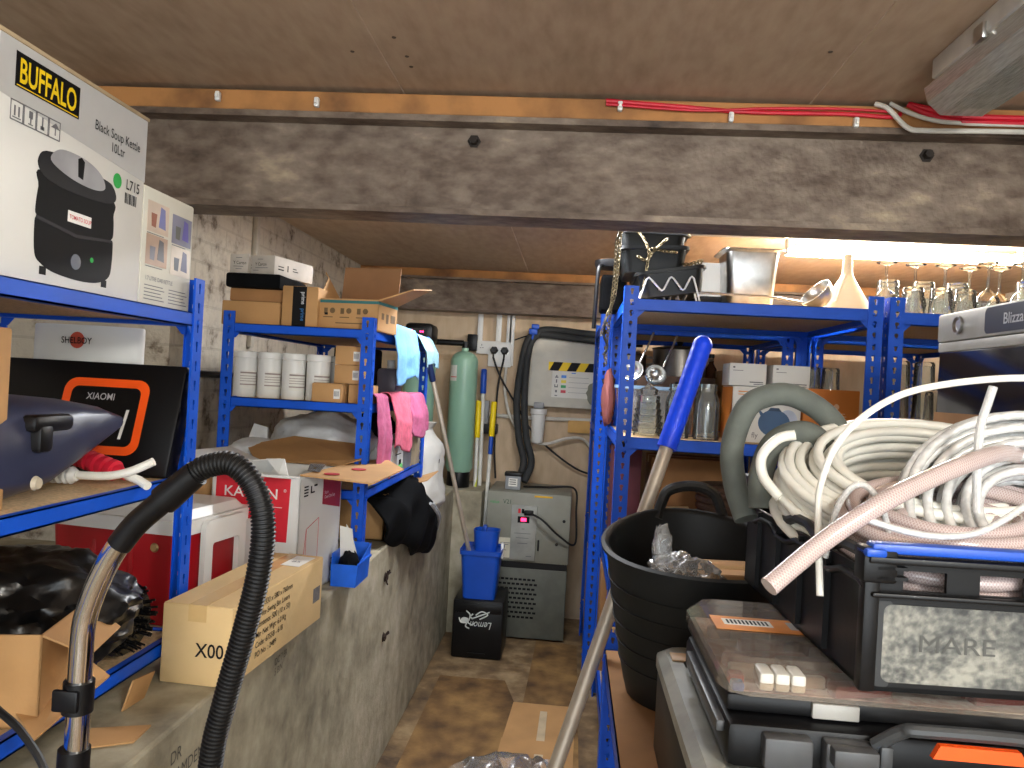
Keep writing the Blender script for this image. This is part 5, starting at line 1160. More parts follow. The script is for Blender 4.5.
t = thing('steel_pan', 'dark steel pan upturned behind the glass jars', 'pan', (.45, 3.3, z)); MB().lathe([(.10, 0), (.1, .08), (.08, .16), (.03, .19), (0, .195)], 28, (.45, 3.32, z + .002)).build('pan', mat('dark_steel', '6d665e', .35, .9), t); MB().tube([(.45, 3.32, z + .19), (.45, 3.32, z + .215)], .018, 12).build('knob', BLACKP, t)
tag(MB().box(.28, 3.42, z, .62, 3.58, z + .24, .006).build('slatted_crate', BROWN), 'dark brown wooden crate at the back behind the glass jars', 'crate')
t = carton('kettle_box', 'white printed carton with an orange side showing a slate blue kettle', 'box', (.72, 3.02, z), (.25, .2, .205), 0, WHITEC, tape=False); fr = lfr(t, 'front', .25, .2, .205)
patch(fr, 'printed_kettle', disc(fr, .155, .075, .058, .05, 28), KETB, t); patch(fr, 'printed_cup', disc(fr, .205, .085, .034, .042, 24), mat('print_pale_blue', 'b9c6dc', .6), t, .0005)
patch(fr, 'printed_lid', [(.13, .12), (.18, .12), (.17, .132), (.14, .132)], mat('print_navy', '2c4460', .6), t, .001); patch(fr, 'printed_spout', [(.105, .10), (.095, .12), (.10, .123), (.118, .106)], KETB, t, .001)
text(fr, 'brand_lettering', 'fly', .02, PRINTGREY, t, .075, .018, .001, 0, .9); patches(fr, 'small_print', [(.02, .185, .08, .189), (.02, .175, .06, .178)], mat('print_orange', 'd88b3a', .6), t, .001)
sl = Fr((.595 - .001, 3.12, z), (0, -1, 0), (0, 0, 1)); patch(sl, 'orange_side', (.002, .002, .198, .203), ORBOX, t, .0004)
for k, (x, lb) in enumerate(((.653, 'small white carton on top of the printed kettle carton, left one'), (.812, 'small white carton on top of the printed cartons, right one'))):
    t = carton('white_carton', lb, 'box', (x, 3.02, z + .2085), (.136, .14, .083), 0, WHITEC, tape=False, group='small white cartons on the jar shelf'); fr = lfr(t, 'front', .136, .14, .083)
    patches(fr, 'small_print', [(.012, .066, .02, .072), (.012, .056, .05, .058), (.075, .013, .125, .017), (.09, .006, .125, .009)], PRINTGREY, t)
t = carton('orange_carton', 'orange carton with a pale round emblem on the jar shelf', 'box', (.953, 3.02, z), (.20, .2, .21), 0, ORBOX, tape=False); fr = lfr(t, 'front', .20, .2, .21)
patch(fr, 'emblem', disc(fr, .118, .148, .010, .011, 16), mat('print_pale_orange', 'e3bd94', .6), t); patches(fr, 'small_print', [(.09, .122, .15, .125), (.10, .112, .155, .115)], mat('print_pale_orange', 'e3bd94', .6), t)
# drinking glasses behind, on cartons level
st = tumbler(.10, .032, .036, 'tumbler'); st['group'] = 'glasses crowded behind the orange carton'
sp = [(.885 + .075 * i, 3.2 + .08 * j) for i in range(3) for j in range(2)]
tag(MB().box(.86, 3.14, z, 1.05, 3.5, z + .20, .004).build('brown_carton', CARD2), 'plain brown carton under the crowded glasses behind the orange carton', 'box')
rows = ('front', 'back')
for k, (x, y) in enumerate(sp):
    lb = 'upturned glass %s from left in the %s row above the orange carton' % (ordn[k // 2], rows[k % 2])
    if k == 0: st.location = (x, y, z + .202); st['label'] = lb
    else: copy(st, (x, y, z + .202), 0, lb)
carton('brown_carton', 'brown carton under the glasses between the rack post and the fridge', 'box', (1.25, 2.93, z), (.26, .3, .118), 0, CARD2)
for k, (x, y, dz) in enumerate(((1.16, 2.85, .122), (1.245, 2.85, .122), (1.33, 2.85, .122), (1.16, 2.95, .122), (1.245, 2.95, .122), (1.33, 2.95, .122), (1.16, 2.85, .226), (1.245, 2.85, .226), (1.33, 2.85, .226))):
    copy(st, (x, y, z + dz), 0, 'upturned glass between rack post and fridge, %s row, %s from left' % (('front' if k < 3 else 'second' if k < 6 else 'upper'), ordn[k % 3]))['group'] = 'glasses between the rack post and the fridge'
# shaded rear rack contents
zz = 1.2285
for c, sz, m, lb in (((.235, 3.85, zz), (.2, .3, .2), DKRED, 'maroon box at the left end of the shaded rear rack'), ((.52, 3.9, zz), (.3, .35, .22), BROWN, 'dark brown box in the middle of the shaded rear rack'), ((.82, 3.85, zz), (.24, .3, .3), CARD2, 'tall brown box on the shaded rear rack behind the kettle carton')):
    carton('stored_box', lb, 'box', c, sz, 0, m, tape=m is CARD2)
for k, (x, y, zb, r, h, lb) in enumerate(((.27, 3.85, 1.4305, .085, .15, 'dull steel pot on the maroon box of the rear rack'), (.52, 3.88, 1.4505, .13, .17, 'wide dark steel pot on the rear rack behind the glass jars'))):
    t = thing('stock_pot', lb, 'pot', (x, y, zb), 0, 'steel pots on the rear rack')
    MB().lathe([(0, 0), (r - .004, 0), (r, .005), (r, h), (r + .006, h + .003), (r + .004, h + .008), (r * .5, h + .022), (0, h + .026)], 30, (x, y, zb)).build('pan', mat('dark_steel', '6d665e', .35, .9), t); MB().lathe([(0, .025), (.018, .022), (.012, .008), (.008, 0)], 14, (x, y, zb + h + .022)).build('knob', BLACKP, t)
    for sx in (-1, 1): MB().tube(smooth_path([(x + sx * r, y - .04, zb + h * .75), (x + sx * (r + .03), y - .03, zb + h * .78), (x + sx * (r + .03), y + .03, zb + h * .78), (x + sx * r, y + .04, zb + h * .75)]), .005, 8).build('handle', STEEL, t)
t = thing('dark_bottle', 'small brown bottle on the rear rack above the small white cartons', 'bottle', (.70, 3.78, 1.2)); MB().lathe([(0, 0), (.028, 0), (.03, .02), (.03, .31), (.012, .34), (.012, .365), (0, .365)], 18, (.69, 3.95, 1.2285)).build('bottle', mat('amber', '3b2114', .2), t); MB().lathe([(.014, 0), (.014, .02), (0, .02)], 14, (.69, 3.95, 1.596)).build('cap', BLACKP, t)
tag(MB().blob((.16, 3.45, z + .13), (.03, .06, .13), .15, 3, 3, 6, flat=z + .002).build('pink_bottle', mat('dusty_rose', 'a0605c', .6)), 'dull rose object at the left end of the jar shelf', 'object')
# ---- lower shelves
z = .7125
t = carton('pale_carton', 'white and pale green carton behind the black tub on the lower rack shelf', 'box', (.50, 3.0, z), (.52, .3, .085), 0, WHITEC, tape=False); fr = lfr(t, 'front', .52, .3, .085); patch(fr, 'green_panel', (0, 0, .13, .085), GREENL, t, .0007)
ring(fr, 'green_ring', disc(fr, .10, .035, .03, .03), disc(fr, .10, .035, .025, .025), mat('teal_ring', '2f5f50', .6), t, .001); text(fr, 'brand_lettering', 'KENNY', .02, PRINTBLK, t, .30, .06, .001, 0, 1)
carton('brown_carton', 'small brown carton with torn top on the pale carton, behind the mop pole', 'box', (.385, 3.02, z + .089), (.16, .2, .14), 0, CARD2, tape=False)
sheet('flap_sheet', [(.30, 2.92, z + .232), (.47, 2.92, z + .234), (.47, 3.02, z + .26), (.30, 3.02, z + .25)], CARDP, None)['label'] = 'x'
o = bpy.data.objects['flap_sheet']; tag(o, 'pale loose cardboard sheet lying on the small brown carton', 'cardboard')
t = thing('wicker_basket', 'dark brown woven basket behind the tub handle on the lower shelf', 'basket', (.62, 3.1, z + .09)); mb = MB()
for k in range(9): mb.lathe([(.12 + .002 * k, .028 * k), (.128 + .002 * k, .028 * k + .008), (.128 + .002 * k, .028 * k + .02), (.12 + .002 * k, .028 * k + .028)], 26, (.64, 3.03, z + .088))
mb.lathe([(0, 0), (.12, 0)], 26, (.64, 3.03, z + .088)); mb.build('weave', BROWN, t); MB().tube([(.64 + .138 * cos(a), 3.03 + .138 * sin(a), z + .345) for a in [2 * pi * k / 28 for k in range(28)]], .008, 8, closed=True).build('rim', BROWN, t)
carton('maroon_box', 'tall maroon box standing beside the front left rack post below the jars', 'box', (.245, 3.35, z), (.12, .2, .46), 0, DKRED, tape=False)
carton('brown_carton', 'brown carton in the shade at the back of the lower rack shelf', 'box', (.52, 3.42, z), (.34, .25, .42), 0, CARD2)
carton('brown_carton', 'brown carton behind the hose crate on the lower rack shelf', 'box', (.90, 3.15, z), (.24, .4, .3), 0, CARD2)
z = .1975
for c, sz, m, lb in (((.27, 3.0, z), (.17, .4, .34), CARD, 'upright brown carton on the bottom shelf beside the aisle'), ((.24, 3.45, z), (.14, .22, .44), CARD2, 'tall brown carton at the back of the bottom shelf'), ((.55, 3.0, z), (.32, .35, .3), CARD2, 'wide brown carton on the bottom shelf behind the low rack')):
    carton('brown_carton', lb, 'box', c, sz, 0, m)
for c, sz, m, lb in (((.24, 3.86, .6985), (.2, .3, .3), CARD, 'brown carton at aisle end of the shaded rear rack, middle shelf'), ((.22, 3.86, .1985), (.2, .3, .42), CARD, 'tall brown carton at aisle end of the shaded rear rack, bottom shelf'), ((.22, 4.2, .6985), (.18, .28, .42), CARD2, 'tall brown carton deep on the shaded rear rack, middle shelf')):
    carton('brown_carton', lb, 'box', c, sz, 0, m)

# ------------------------------------------------------------------ foreground right: low rack load
z = .7205
t = thing('cardboard_sheet', 'worn brown cardboard sheet covering the edge of the low rack', 'cardboard', (.2, 1.5, z)); sheet('sheet', [(.126, .8, z), (.80, .8, z), (.80, 2.04, z), (.126, 2.04, z)], CARD2, t, .005)
# rubber tub
zt = z + .006
t = thing('rubber_tub', 'large black flexible rubber tub with a looped handle', 'tub', (.305, 1.78, zt)); N = 48
cx, cy = .305, 1.785
def rim(a): return 1.058 + .034 * sin(a) + .008 * cos(2 * (a - pi / 2))
def ringp(f, k, inn=0):
    a = 2 * pi * k / N; r0 = .145; rx, ry = .208, .228; s = f ** .85
    X = (r0 + (rx - r0) * s - inn) * cos(a); Y = (r0 + (ry - r0) * s - inn) * sin(a); zb = zt + inn * 1.0
    return V((cx + X, cy + Y, zb + (rim(a) - zb) * f))
mb = MB(); rows = [[mb.bm.verts.new(ringp(f, k)) for k in range(N)] for f in [i / 12 for i in range(13)]]
def lip(k, d, e): p = ringp(1, k); a = 2 * pi * k / N; return p + V((d * cos(a), d * sin(a), e))
rows += [[mb.bm.verts.new(lip(k, *q)) for k in range(N)] for q in ((.010, .002), (.012, .010), (.004, .015), (-.005, .010))]
rows += [[mb.bm.verts.new(ringp(f, k, .006)) for k in range(N)] for f in [i / 8 for i in range(8, -1, -1)]]
for A, B in zip(rows, rows[1:]):
    for k in range(N): mb.bm.faces.new((A[k], A[(k + 1) % N], B[(k + 1) % N], B[k]))
mb.bm.faces.new(rows[0][::-1]); mb.bm.faces.new(rows[-1]); mb.build('tub', BLACKR, t, smooth=60)
mb = MB()
for i in range(5):
    f = .25 + .14 * i; P = [ringp(f, k) + V((.001 * cos(2 * pi * k / N), .001 * sin(2 * pi * k / N), 0)) for k in range(N)]; mb.tube(P, .0022, 5, closed=True)
mb.build('moulded_rings', BLACKR, t)
def tubh(sg):
    P = [(cx + x, cy + sg * y, q) for x, y, q in ((-.07, .215, 1.085), (-.06, .232, 1.122), (-.04, .24, 1.158), (.02, .244, 1.172), (.07, .24, 1.158), (.09, .232, 1.122), (.10, .212, 1.085))]
    if sg < 0: P = [(x, y + .012, 1.06 + (q - 1.095) * .6 * .2) for x, y, q in P]
    MB().tube(smooth_path(P, 6), .014, 10).build('handle', BLACKR, t)
tubh(1)
t = thing('clear_bag', 'crumpled clear plastic bag inside the left of the black tub', 'bag', (.22, 1.75, .95))
MB().blob((.262, 1.70, 1.0), (.085, .075, .06), .3, 2.2, 5, 11, sharp=.22).build('film', CLEARP, t, smooth=170)
MB().blob((.215, 1.71, 1.07), (.022, .02, .05), .25, 3, 4, 12, sharp=.2).build('twisted_neck', CLEARP, t, smooth=170)
t = carton('brown_carton', 'brown carton inside the black rubber tub', 'box', (.39, 1.78, zt + .01), (.13, .15, .285), radians(6), CARD)
fr = lfr(t, 'front', .13, .15, .285); text(fr, 'print_lettering', 'PLASTIC', .012, PRINTBLK, t, .03, .262, .001, .004, 1)
# mop with blue grip
p0, p1 = V((-.135, 1.80, .012)), V((.362, 2.19, 1.572)); Lh = (p1 - p0).length
t = thing('floor_mop', 'long metal mop handle with a ribbed bright blue grip leaning by the tub', 'handle', p0)
MB().tube([p0, p0.lerp(p1, .82)], .0185, 16).build('pole', ALU, t)
g0_, g1_ = p0.lerp(p1, .80), p1; P = resample([g0_, g1_], .004)
Lg = (g1_ - g0_).length
MB().tube(P, (lambda L: (0.027 + .0003 * cos(L * 2 * pi / .028)) * (1 if L < Lg - .02 else sqrt(max(.02, 1 - ((L - Lg + .025) / .026) ** 2)))), 20).build('grip', BLUEB, t)
# lower organiser box
t = thing('organiser_case', 'black organiser case with a dusty clear lid under the tool case, mostly hidden', 'tool case', (.45, 1.22, zt))
MB().box(.19, .92, zt, .74, 1.49, .895, .015).build('body', BLACKP, t)
mb = MB(); a = rrect(.185, .915, .745, 1.495, .03, 3); b = rrect(.20, .93, .73, 1.48, .03, 3); c = rrect(.225, .955, .705, 1.455, .03, 3); k = len(a)
vs = [V((*p, .897)) for p in a] + [V((*p, .917)) for p in a] + [V((*p, .930)) for p in b] + [V((*p, .930)) for p in c] + [V((*p, .924)) for p in c]
mb._add(vs, [(s * k + i, s * k + (i + 1) % k, (s + 1) * k + (i + 1) % k, (s + 1) * k + i) for s in range(4) for i in range(k)] + [tuple(range(4 * k, 5 * k))])
mb.build('lid', mat('dusty_grey_lid', '8f8f86', .4, var=.2), t)
MB().box(.205, 1.40, .9305, .245, 1.44, .933, .001).build('sticker', mat('sticker_tan', 'b89268', .6), t)
# middle tool case
t = thing('tool_case', 'black stackable tool case with a grey carry handle and orange accent', 'tool case', (.45, 1.17, .931)); yb = 1.0
MB().box(.222, yb + .01, .932, .70, 1.37, .992, .012).build('body', BLACKP, t)
for x0, x1, lab in ((.265, .325, 'latch'), (.34, .40, 'latch')):
    mb = MB(); mb.box(x0, yb - .012, .945, x1, yb + .012, .985, .004)
    if x0 > .33: mb.box(x0 + .004, yb - .03, .962, x1 - .002, yb - .008, .985, .003)
    mb.build(lab, mat('latch_grey', '4a4b4d', .4), t)
mb = MB(); mb.tube(smooth_path([(.40, yb - .005, .985), (.425, yb - .022, 1.012), (.445, yb - .03, 1.018), (.56, yb - .03, 1.018), (.585, yb - .025, 1.008), (.605, yb - .008, .98)], 5), .0085, 10)
mb.box(.402, yb - .02, .955, .418, yb + .012, .99, .004); mb.box(.60, yb - .02, .955, .616, yb + .012, .99, .004); mb.build('carry_handle', mat('handle_grey', '3c3e40', .4), t)
MB().prism([(.452, .992), (.56, .992), (.552, 1.008), (.46, 1.008)], .009, Matrix(((1, 0, 0, 0), (0, 0, 1, yb - .0445), (0, 1, 0, 0), (0, 0, 0, 1)))).build('orange_accent', ORANGE, t)
MB().box(.212, yb + .03, .97, .224, 1.30, .985, .003).build('side_rail', mat('latch_grey', '4a4b4d', .4), t)
# upper organiser with clear lid
t = thing('organiser_case', 'organiser case with clear lid, orange striped label and white latches', 'tool case', (.45, 1.17, .993))
MB().box(.226, 1.04, .994, .72, 1.385, 1.018, .006).build('base', BLACKP, t)
mb = MB(); a = rrect(.218, 1.032, .725, 1.39, .035, 2); c = rrect(.236, 1.082, .706, 1.372, .03, 2); k = len(a)
vs = [V((*p, 1.019)) for p in a] + [V((*p, 1.036)) for p in a] + [V((*p, 1.054)) for p in c]
mb._add(vs, [(s * k + i, s * k + (i + 1) % k, (s + 1) * k + (i + 1) % k, (s + 1) * k + i) for s in range(2) for i in range(k)] + [tuple(range(2 * k, 3 * k))])
mb.build('lid', LIDP, t, smooth=0)
MB().box(.236, 1.05, 1.0182, .71, 1.375, 1.0192).build('tray', layered('tray_mottle', ['6d2a27', 'b98f86', 'd8cdc4'], (9, 40), .5, .1, 40, pos=(.38, .5, .6)), t, smooth=0)
fr = Fr((.236, 1.082, 1.0545), (1, 0, 0), (0, 1, 0)); patch(fr, 'orange_label', (.004, .115, .25, .185), mat('label_orange', 'd9852c', .5), t, .0012)
owl = patch(fr, 'white_label', (.02, .14, .095, .17), PAPER, t, .0016); patch(fr, 'white_label', (.12, .135, .21, .172), mat('label_grey', 'a9a4a0', .5), t, .0016)
patches(fr, 'barcode', [(.026 + .006 * k, .145, .029 + .006 * k, .165) for k in range(11)] + [(.13, .14, .15, .165), (.16, .145, .2, .15), (.16, .157, .2, .161)], PRINTBLK, owl, .002)
for k in range(3): MB().box(.266 + .0205 * k, 1.034, 1.026, .285 + .0205 * k, 1.075, 1.05, .004).build('latch', mat('latch_white', 'd4d0c6', .4), t)
MB().box(.335, 1.033, .996, .395, 1.041, 1.016, .002).build('label_plate', mat('plate_grey', 'a8a6a0', .4), t)
tint = [('8f2b26', 'red_parts'), ('7a3c34', 'brown_parts'), ('94352c', 'red_fittings'), ('b5a69a', 'white_fittings'), ('6a2522', 'maroon_fittings')]
for k in range(34):
    x, y = .262 + .40 * random.random(), 1.065 + .28 * random.random(); c, nm = tint[k % 5]; L = .03 + .03 * random.random()
    o = MB().box(-L, -.011, 0, L, .011, .017, .003, M=Matrix.Translation((x if x - L > .24 else .24 + L, y, 1.0195)) @ Matrix.Rotation(random.random() * .5, 4, 'Z')).build('fitting', mat(nm, c, .5), None)
    o['kind'] = 'stuff' if False else 'thing'; tag(o, 'small plastic fitting stored under the clear organiser lid', 'fitting', 'fittings inside the clear organiser')
MB().box(.234, 1.045, 1.0185, .25, 1.065, 1.030, .003).build('blue_clip', BLUEP, t); MB().box(.234, 1.07, 1.0185, .255, 1.09, 1.033, .003).build('red_clip', RED, t)
# hose crate
zc = 1.0565; t = thing('hose_crate', 'black plastic stacking crate full of coiled hoses with a blue front rail', 'crate', (.378, .985, zc), radians(2.6)); Mc = wm(t)
Wc, Dc, Hc = .46, .545, .175; th = .006
def cr(mb, *a, b=0): mb.box(*a, b, 2, Mc)
mb = MB(); cr(mb, 0, 0, 0, Wc, Dc, .006); cr(mb, 0, Dc - th, 0, Wc, Dc, Hc); cr(mb, Wc - th, 0, 0, Wc, Dc, Hc)
# left wall with wavy reinforced top
cr(mb, 0, 0, 0, th, Dc, Hc - .028)
# front wall with two hand slots
cr(mb, 0, 0, 0, Wc, th, .125); cr(mb, 0, 0, .150, Wc, th, .166)
for a, b in ((0, .042), (.095, .135), (.19, .26), (.31, .36), (.42, Wc)): cr(mb, a, 0, .125, b, th, .150)
mb.build('walls', BLACKP, t, smooth=0)
mb = MB(); P = []
for k in range(61): y = Dc * k / 60; P.append(Mc @ V((-.004, y, Hc - .012 + .009 * max(-.6, min(.6, sin(y * 34))))))
mb.tube(P, .008, 8); P = [p + V((0, 0, -.035)) for p in P]; mb.tube(P, .005, 8)
cr(mb, -.012, -.012, Hc - .04, .03, .02, Hc + .004, b=.004); cr(mb, -.012, Dc - .03, Hc - .04, .02, Dc + .012, Hc + .03, b=.005); cr(mb, -.008, -.008, 0, .012, .012, Hc, b=.004)
for y in (.12, .23, .34, .45): cr(mb, -.008, y, .01, 0, y + .006, Hc - .03)
cr(mb, 0, -.014, .118, Wc, 0, .124, b=.002); cr(mb, .005, -.012, .152, .042, 0, .156); cr(mb, .005, -.012, .140, .042, 0, .144)
cr(mb, -.006, -.016, .160, Wc, .004, .168, b=.002); mb.build('rim', BLACKP, t)
mb = MB(); cr(mb, -.002, -.012, Hc - .004, Wc, .012, Hc + .009, b=.004); cr(mb, -.012, -.018, Hc - .008, .014, .014, Hc + .003, b=.004); mb.build('blue_rail', BLUEP, t)
fr = Fr(Mc @ V((0, -.0003, 0)), Mc.to_3x3() @ V((1, 0, 0)), (0, 0, 1))
WORN = layered('worn_label', ['343637', '62635f', '98978d'], (14, 110), .55, .2, 90, pos=(.36, .48, .62))
wl = patch(fr, 'worn_label', rrect(.02, .012, .40, .108, .01), WORN, t, .0012); patch(fr, 'label_edge', rrect(.012, .006, .03, .112, .004), mat('rubbed_black', '2b2d2f', .5), t, .001)
text(fr, 'embossed_lettering', 'MARE', .021, mat('emboss_grey', '4d4e4b', .6), wl, .062, .052, .002, 0, 1.25)
# hoses
def coil(name, label, c, nrm, r0, r1, turns, thick, h, m, seed=1, sq=1.0, tail=None, n=9, rw=.006):
    rnd = random.Random(seed); nrm = V(nrm).normalized(); u = V((1, 0, 0)); u = (u - nrm * u.dot(nrm)).normalized(); v = nrm.cross(u); c = V(c); P = []
    K = 40
    offs = [(rnd.uniform(r0, r1), rnd.uniform(-h / 2, h / 2)) for _ in range(turns + 1)]
    lay = max(1, int(round(h / (thick * 2.0)))); per = max(1, turns // lay); offs = []
    for i in range(turns + 1):
        L, q = divmod(i, per); q = q if L % 2 == 0 else per - 1 - q
        offs.append((r0 + (r1 - r0) * (q + .5) / per + rnd.uniform(-rw, rw), -h / 2 + h * (L + .5) / lay + rnd.uniform(-rw, rw) * .6))
    for i in range(turns):
        for k in range(K):
            f = k / K; f2 = f * f * (3 - 2 * f); a = 2 * pi * f; r = offs[i][0] * (1 - f2) + offs[i + 1][0] * f2; w_ = offs[i][1] * (1 - f2) + offs[i + 1][1] * f2
            P.append(c + u * r * cos(a) + v * r * sq * sin(a) + nrm * w_)
    if tail: P = [V(p) for p in smooth_path([*tail, P[2]], 8)] + P[4:]
    return tag(MB().tube(P, thick, n).build(name, m, smooth=80), label, 'hose')
coil('white_hose', 'big coil of thick white hose heaped at the back of the crate', (.588, 1.30, 1.262), (-.03, -.40, .91), .14, .248, 32, .0082, .105, HOSEW, 3, .82, n=10)
BRAID = None
def braid(name, base, c2):
    m = bpy.data.materials.new(name); m.use_nodes = True; nt = m.node_tree; n = nt.nodes; L = nt.links; b = n['Principled BSDF']
    uv = n.new('ShaderNodeUVMap'); uv.uv_map = 'uv'; sp = n.new('ShaderNodeSeparateXYZ'); L.new(uv.outputs[0], sp.inputs[0]); outs = []
    for s in (1, -1):
        a = n.new('ShaderNodeMath'); a.operation = 'MULTIPLY'; a.inputs[1].default_value = 260; L.new(sp.outputs['X'], a.inputs[0])
        q = n.new('ShaderNodeMath'); q.operation = 'MULTIPLY_ADD'; q.inputs[1].default_value = 10 * s; L.new(sp.outputs['Y'], q.inputs[0]); L.new(a.outputs[0], q.inputs[2])
        fr_ = n.new('ShaderNodeMath'); fr_.operation = 'FRACT'; L.new(q.outputs[0], fr_.inputs[0]); g = n.new('ShaderNodeMath'); g.operation = 'LESS_THAN'; g.inputs[1].default_value = .3; L.new(fr_.outputs[0], g.inputs[0]); outs.append(g)
    mx = n.new('ShaderNodeMath'); mx.operation = 'MAXIMUM'; L.new(outs[0].outputs[0], mx.inputs[0]); L.new(outs[1].outputs[0], mx.inputs[1])
    mc = n.new('ShaderNodeMix'); mc.data_type = 'RGBA'; mc.inputs['A'].default_value = (*lin(base), 1); mc.inputs['B'].default_value = (*lin(c2), 1); L.new(mx.outputs[0], mc.inputs['Factor']); L.new(mc.outputs['Result'], b.inputs['Base Color'])
    b.inputs['Roughness'].default_value = .18; b.inputs['Coat Weight'].default_value = .4; return m
BRAID = braid('braided_clear_hose', 'b39c99', 'cdbfbb')
coil('braided_hose', 'pinkish braided clear hose coiled low in the crate', (.545, 1.13, 1.225), (-.05, -.30, .95), .05, .165, 14, .0105, .065, BRAID, 8, .75, n=12)
tag(MB().tube(smooth_path([(.250, .955, 1.182), (.322, .985, 1.237), (.395, 1.0, 1.287), (.45, 1.025, 1.312), (.52, 1.06, 1.337), (.60, 1.12, 1.352), (.68, 1.2, 1.34)], 12), .0122, 20).build('braided_hose', BRAID), 'thick braided clear hose end sticking out over the crate corner', 'hose')
coil('clear_hose', 'coil of milky clear tubing standing at the right front of the crate', (.655, 1.165, 1.25), (-.22, -.88, .36), .06, .178, 40, .0068, .10, HOSEC, 5, .90, rw=.003, n=9)
tag(MB().tube(smooth_path([(.345, 1.06, 1.15), (.349, 1.1, 1.256), (.352, 1.1, 1.301), (.373, 1.1, 1.358), (.424, 1.1, 1.409), (.489, 1.1, 1.438), (.611, 1.1, 1.457), (.75, 1.12, 1.45)], 8), .0048, 10).build('thin_tube', HOSEW), 'thin white tube arching over the hose coils to the right edge', 'hose')
tag(MB().tube(smooth_path([(.572, 1.1, 1.443), (.566, 1.1, 1.42), (.558, 1.1, 1.385), (.557, 1.1, 1.33), (.56, 1.1, 1.27)], 8), .0058, 10).build('thin_tube', HOSEC), 'short milky tube end sticking up between the two coils', 'hose')
tag(MB().tube(smooth_path([(.352, 1.07, 1.20), (.358, 1.06, 1.26), (.372, 1.05, 1.296), (.392, 1.05, 1.302), (.412, 1.05, 1.28), (.43, 1.06, 1.24)], 8), .0042, 10).build('thin_tube', HOSEC), 'thin milky tube making a small hoop at the crate left side', 'hose')
tag(MB().tube(smooth_path([(.36, .99, 1.27), (.42, .99, 1.255), (.47, .99, 1.252), (.52, 1.0, 1.262), (.58, 1.01, 1.30)], 8), .0042, 10).build('thin_tube', HOSEC), 'thin clear tube lying across the coils in front', 'hose')
tag(MB().tube(smooth_path([(.345, 1.28, 1.25), (.322, 1.3, 1.28), (.318, 1.3, 1.315), (.34, 1.29, 1.345), (.365, 1.285, 1.353)], 8), .0085, 12).build('white_hose_end', HOSEW), 'curved white hose end poking up left of the big coil', 'hose')
tag(MB().tube(smooth_path([(.325, 1.42, 1.19), (.308, 1.45, 1.25), (.300, 1.45, 1.32), (.322, 1.45, 1.39), (.36, 1.45, 1.415), (.40, 1.45, 1.418), (.44, 1.45, 1.402), (.475, 1.45, 1.375), (.50, 1.43, 1.33)], 8), .021, 16).build('pipe_lagging', FOAM), 'thick grey foam pipe lagging looped at the back left of the crate', 'pipe lagging')
tag(MB().tube(smooth_path([(.335, 1.36, 1.22), (.335, 1.37, 1.275), (.352, 1.38, 1.325), (.385, 1.38, 1.35), (.42, 1.38, 1.35), (.45, 1.38, 1.32)], 8), .021, 16).build('pipe_lagging', FOAM), 'second shorter arc of grey foam lagging inside the larger loop', 'pipe lagging')
# fridge
t = thing('bottle_fridge', 'tall dark fridge with a pale header badge behind the hose crate at right', 'fridge', (1.1, 1.45, 0))
MB().box(.872, .95, .02, 1.42, 1.885, 1.548, .008).build('body', mat('fridge_charcoal', '24222a', .25, var=.1), t)
MB().box(.852, .955, .05, .871, 1.88, 1.54, .004).build('door', mat('fridge_door', '1d1b22', .12, var=.1), t)
hd = MB().box(.850, .95, 1.563, 1.42, 1.89, 1.628, .005).build('header', mat('fridge_header', 'a9a9a4', .4), t); MB().box(.853, .95, 1.540, 1.42, 1.888, 1.5615, .002).build('trim_strip', mat('fridge_trim', 'b4b3ac', .4), t)
fr = Fr((.8498, 1.89, 1.563), (0, -1, 0), (0, 0, 1)); patch(fr, 'badge_panel', rrect(.21, .006, .90, .060, .012), mat('badge_navy', '24263a', .3), hd); text(fr, 'badge_lettering', 'Blizzard', .022, mat('badge_silver', 'b9bac0', .4), hd, .28, .022, .0012, .012, 1)
MB().lathe([(.0, .001), (.012, .001), (.017, .006), (.02, .006), (.02, 0)], 20, M=fr.M(.10, .034), sy=1.0).build('lock', STEEL, hd)
for x in (.92, 1.37):
    for y in (1.0, 1.83): MB().lathe([(0, 0), (.02, 0), (.02, .021), (0, .021)], 12, (x, y, 0)).build('foot', BLACKP, t)
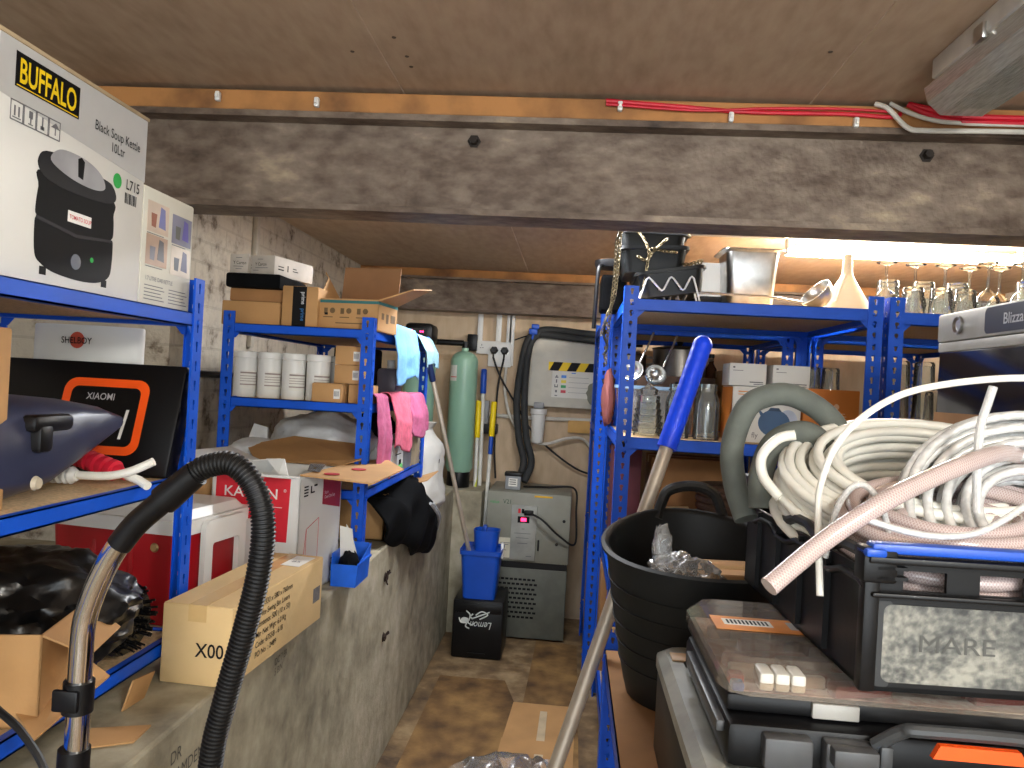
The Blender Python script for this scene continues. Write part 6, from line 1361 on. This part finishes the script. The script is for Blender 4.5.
t = thing('cardboard_sheet', 'brown cardboard panel leaning on the fridge side behind the coils', 'cardboard', (.84, 1.6, .8)); sheet('sheet', [(.828, 1.30, .73), (.828, 1.88, .73), (.848, 1.88, 1.40), (.848, 1.30, 1.40)], CARD2, t)

# ------------------------------------------------------------------ vacuum wand and hose in the left foreground
t = thing('vacuum_wand', 'bent chrome vacuum tube with ribbed black hose at the left front', 'vacuum tube', (-.5, .88, .02))
w_ = smooth_path([(-.590, .9, .02), (-.585, .9, .5), (-.583, .9, .80), (-.580, .9, .95), (-.581, .9, 1.03), (-.577, .9, 1.098), (-.553, .9, 1.165), (-.519, .9, 1.216), (-.487, .9, 1.245)], 10)
MB().tube(w_, .0138, 20).build('chrome_tube', CHROME, t)
MB().tube([(-.583, .9, .905), (-.5825, .9, .935)], .0185, 18).tube([(-.5835, .9, .90), (-.5835, .9, .906)], .0195, 18).build('lower_collar', BLACKP, t)
mb = MB(); mb.tube([(-.5815, .9, .980), (-.581, .9, 1.018)], .0178, 18); mb.box(-.603, .88, .985, -.57, .887, 1.012, .003); mb.build('collar', BLACKP, t)
sl = smooth_path([(-.54, .9, 1.187), (-.519, .9, 1.215), (-.487, .9, 1.245)], 10); MB().tube(sl, .0150, 18).build('sleeve', BLACKP, t)
MB().tube([(-.487, .9, 1.245), (-.482, .9, 1.2495), (-.452, .9, 1.277), (-.447, .9, 1.281)], lambda L: .0185 if L < .045 else .0165, 20).build('cuff', BLACKP, t)
hp = smooth_path([(-.450, .9, 1.279), (-.437, .9, 1.289), (-.404, .9, 1.295), (-.376, .9, 1.271), (-.361, .9, 1.228), (-.363, .9, 1.168), (-.377, .9, 1.094), (-.396, .9, 1.01), (-.41, .9, .925), (-.42, .9, .7), (-.40, .92, .4), (-.36, 1.0, .1), (-.3, 1.1, .03)], 14)
top = resample(hp, .00125)
MB().tube(top, lambda L: .0132 + .0015 * (1 if (L % .005) < .0026 else -.4), 18).build('ribbed_hose', mat('hose_black', '0a0a0b', .45), t, smooth=30)
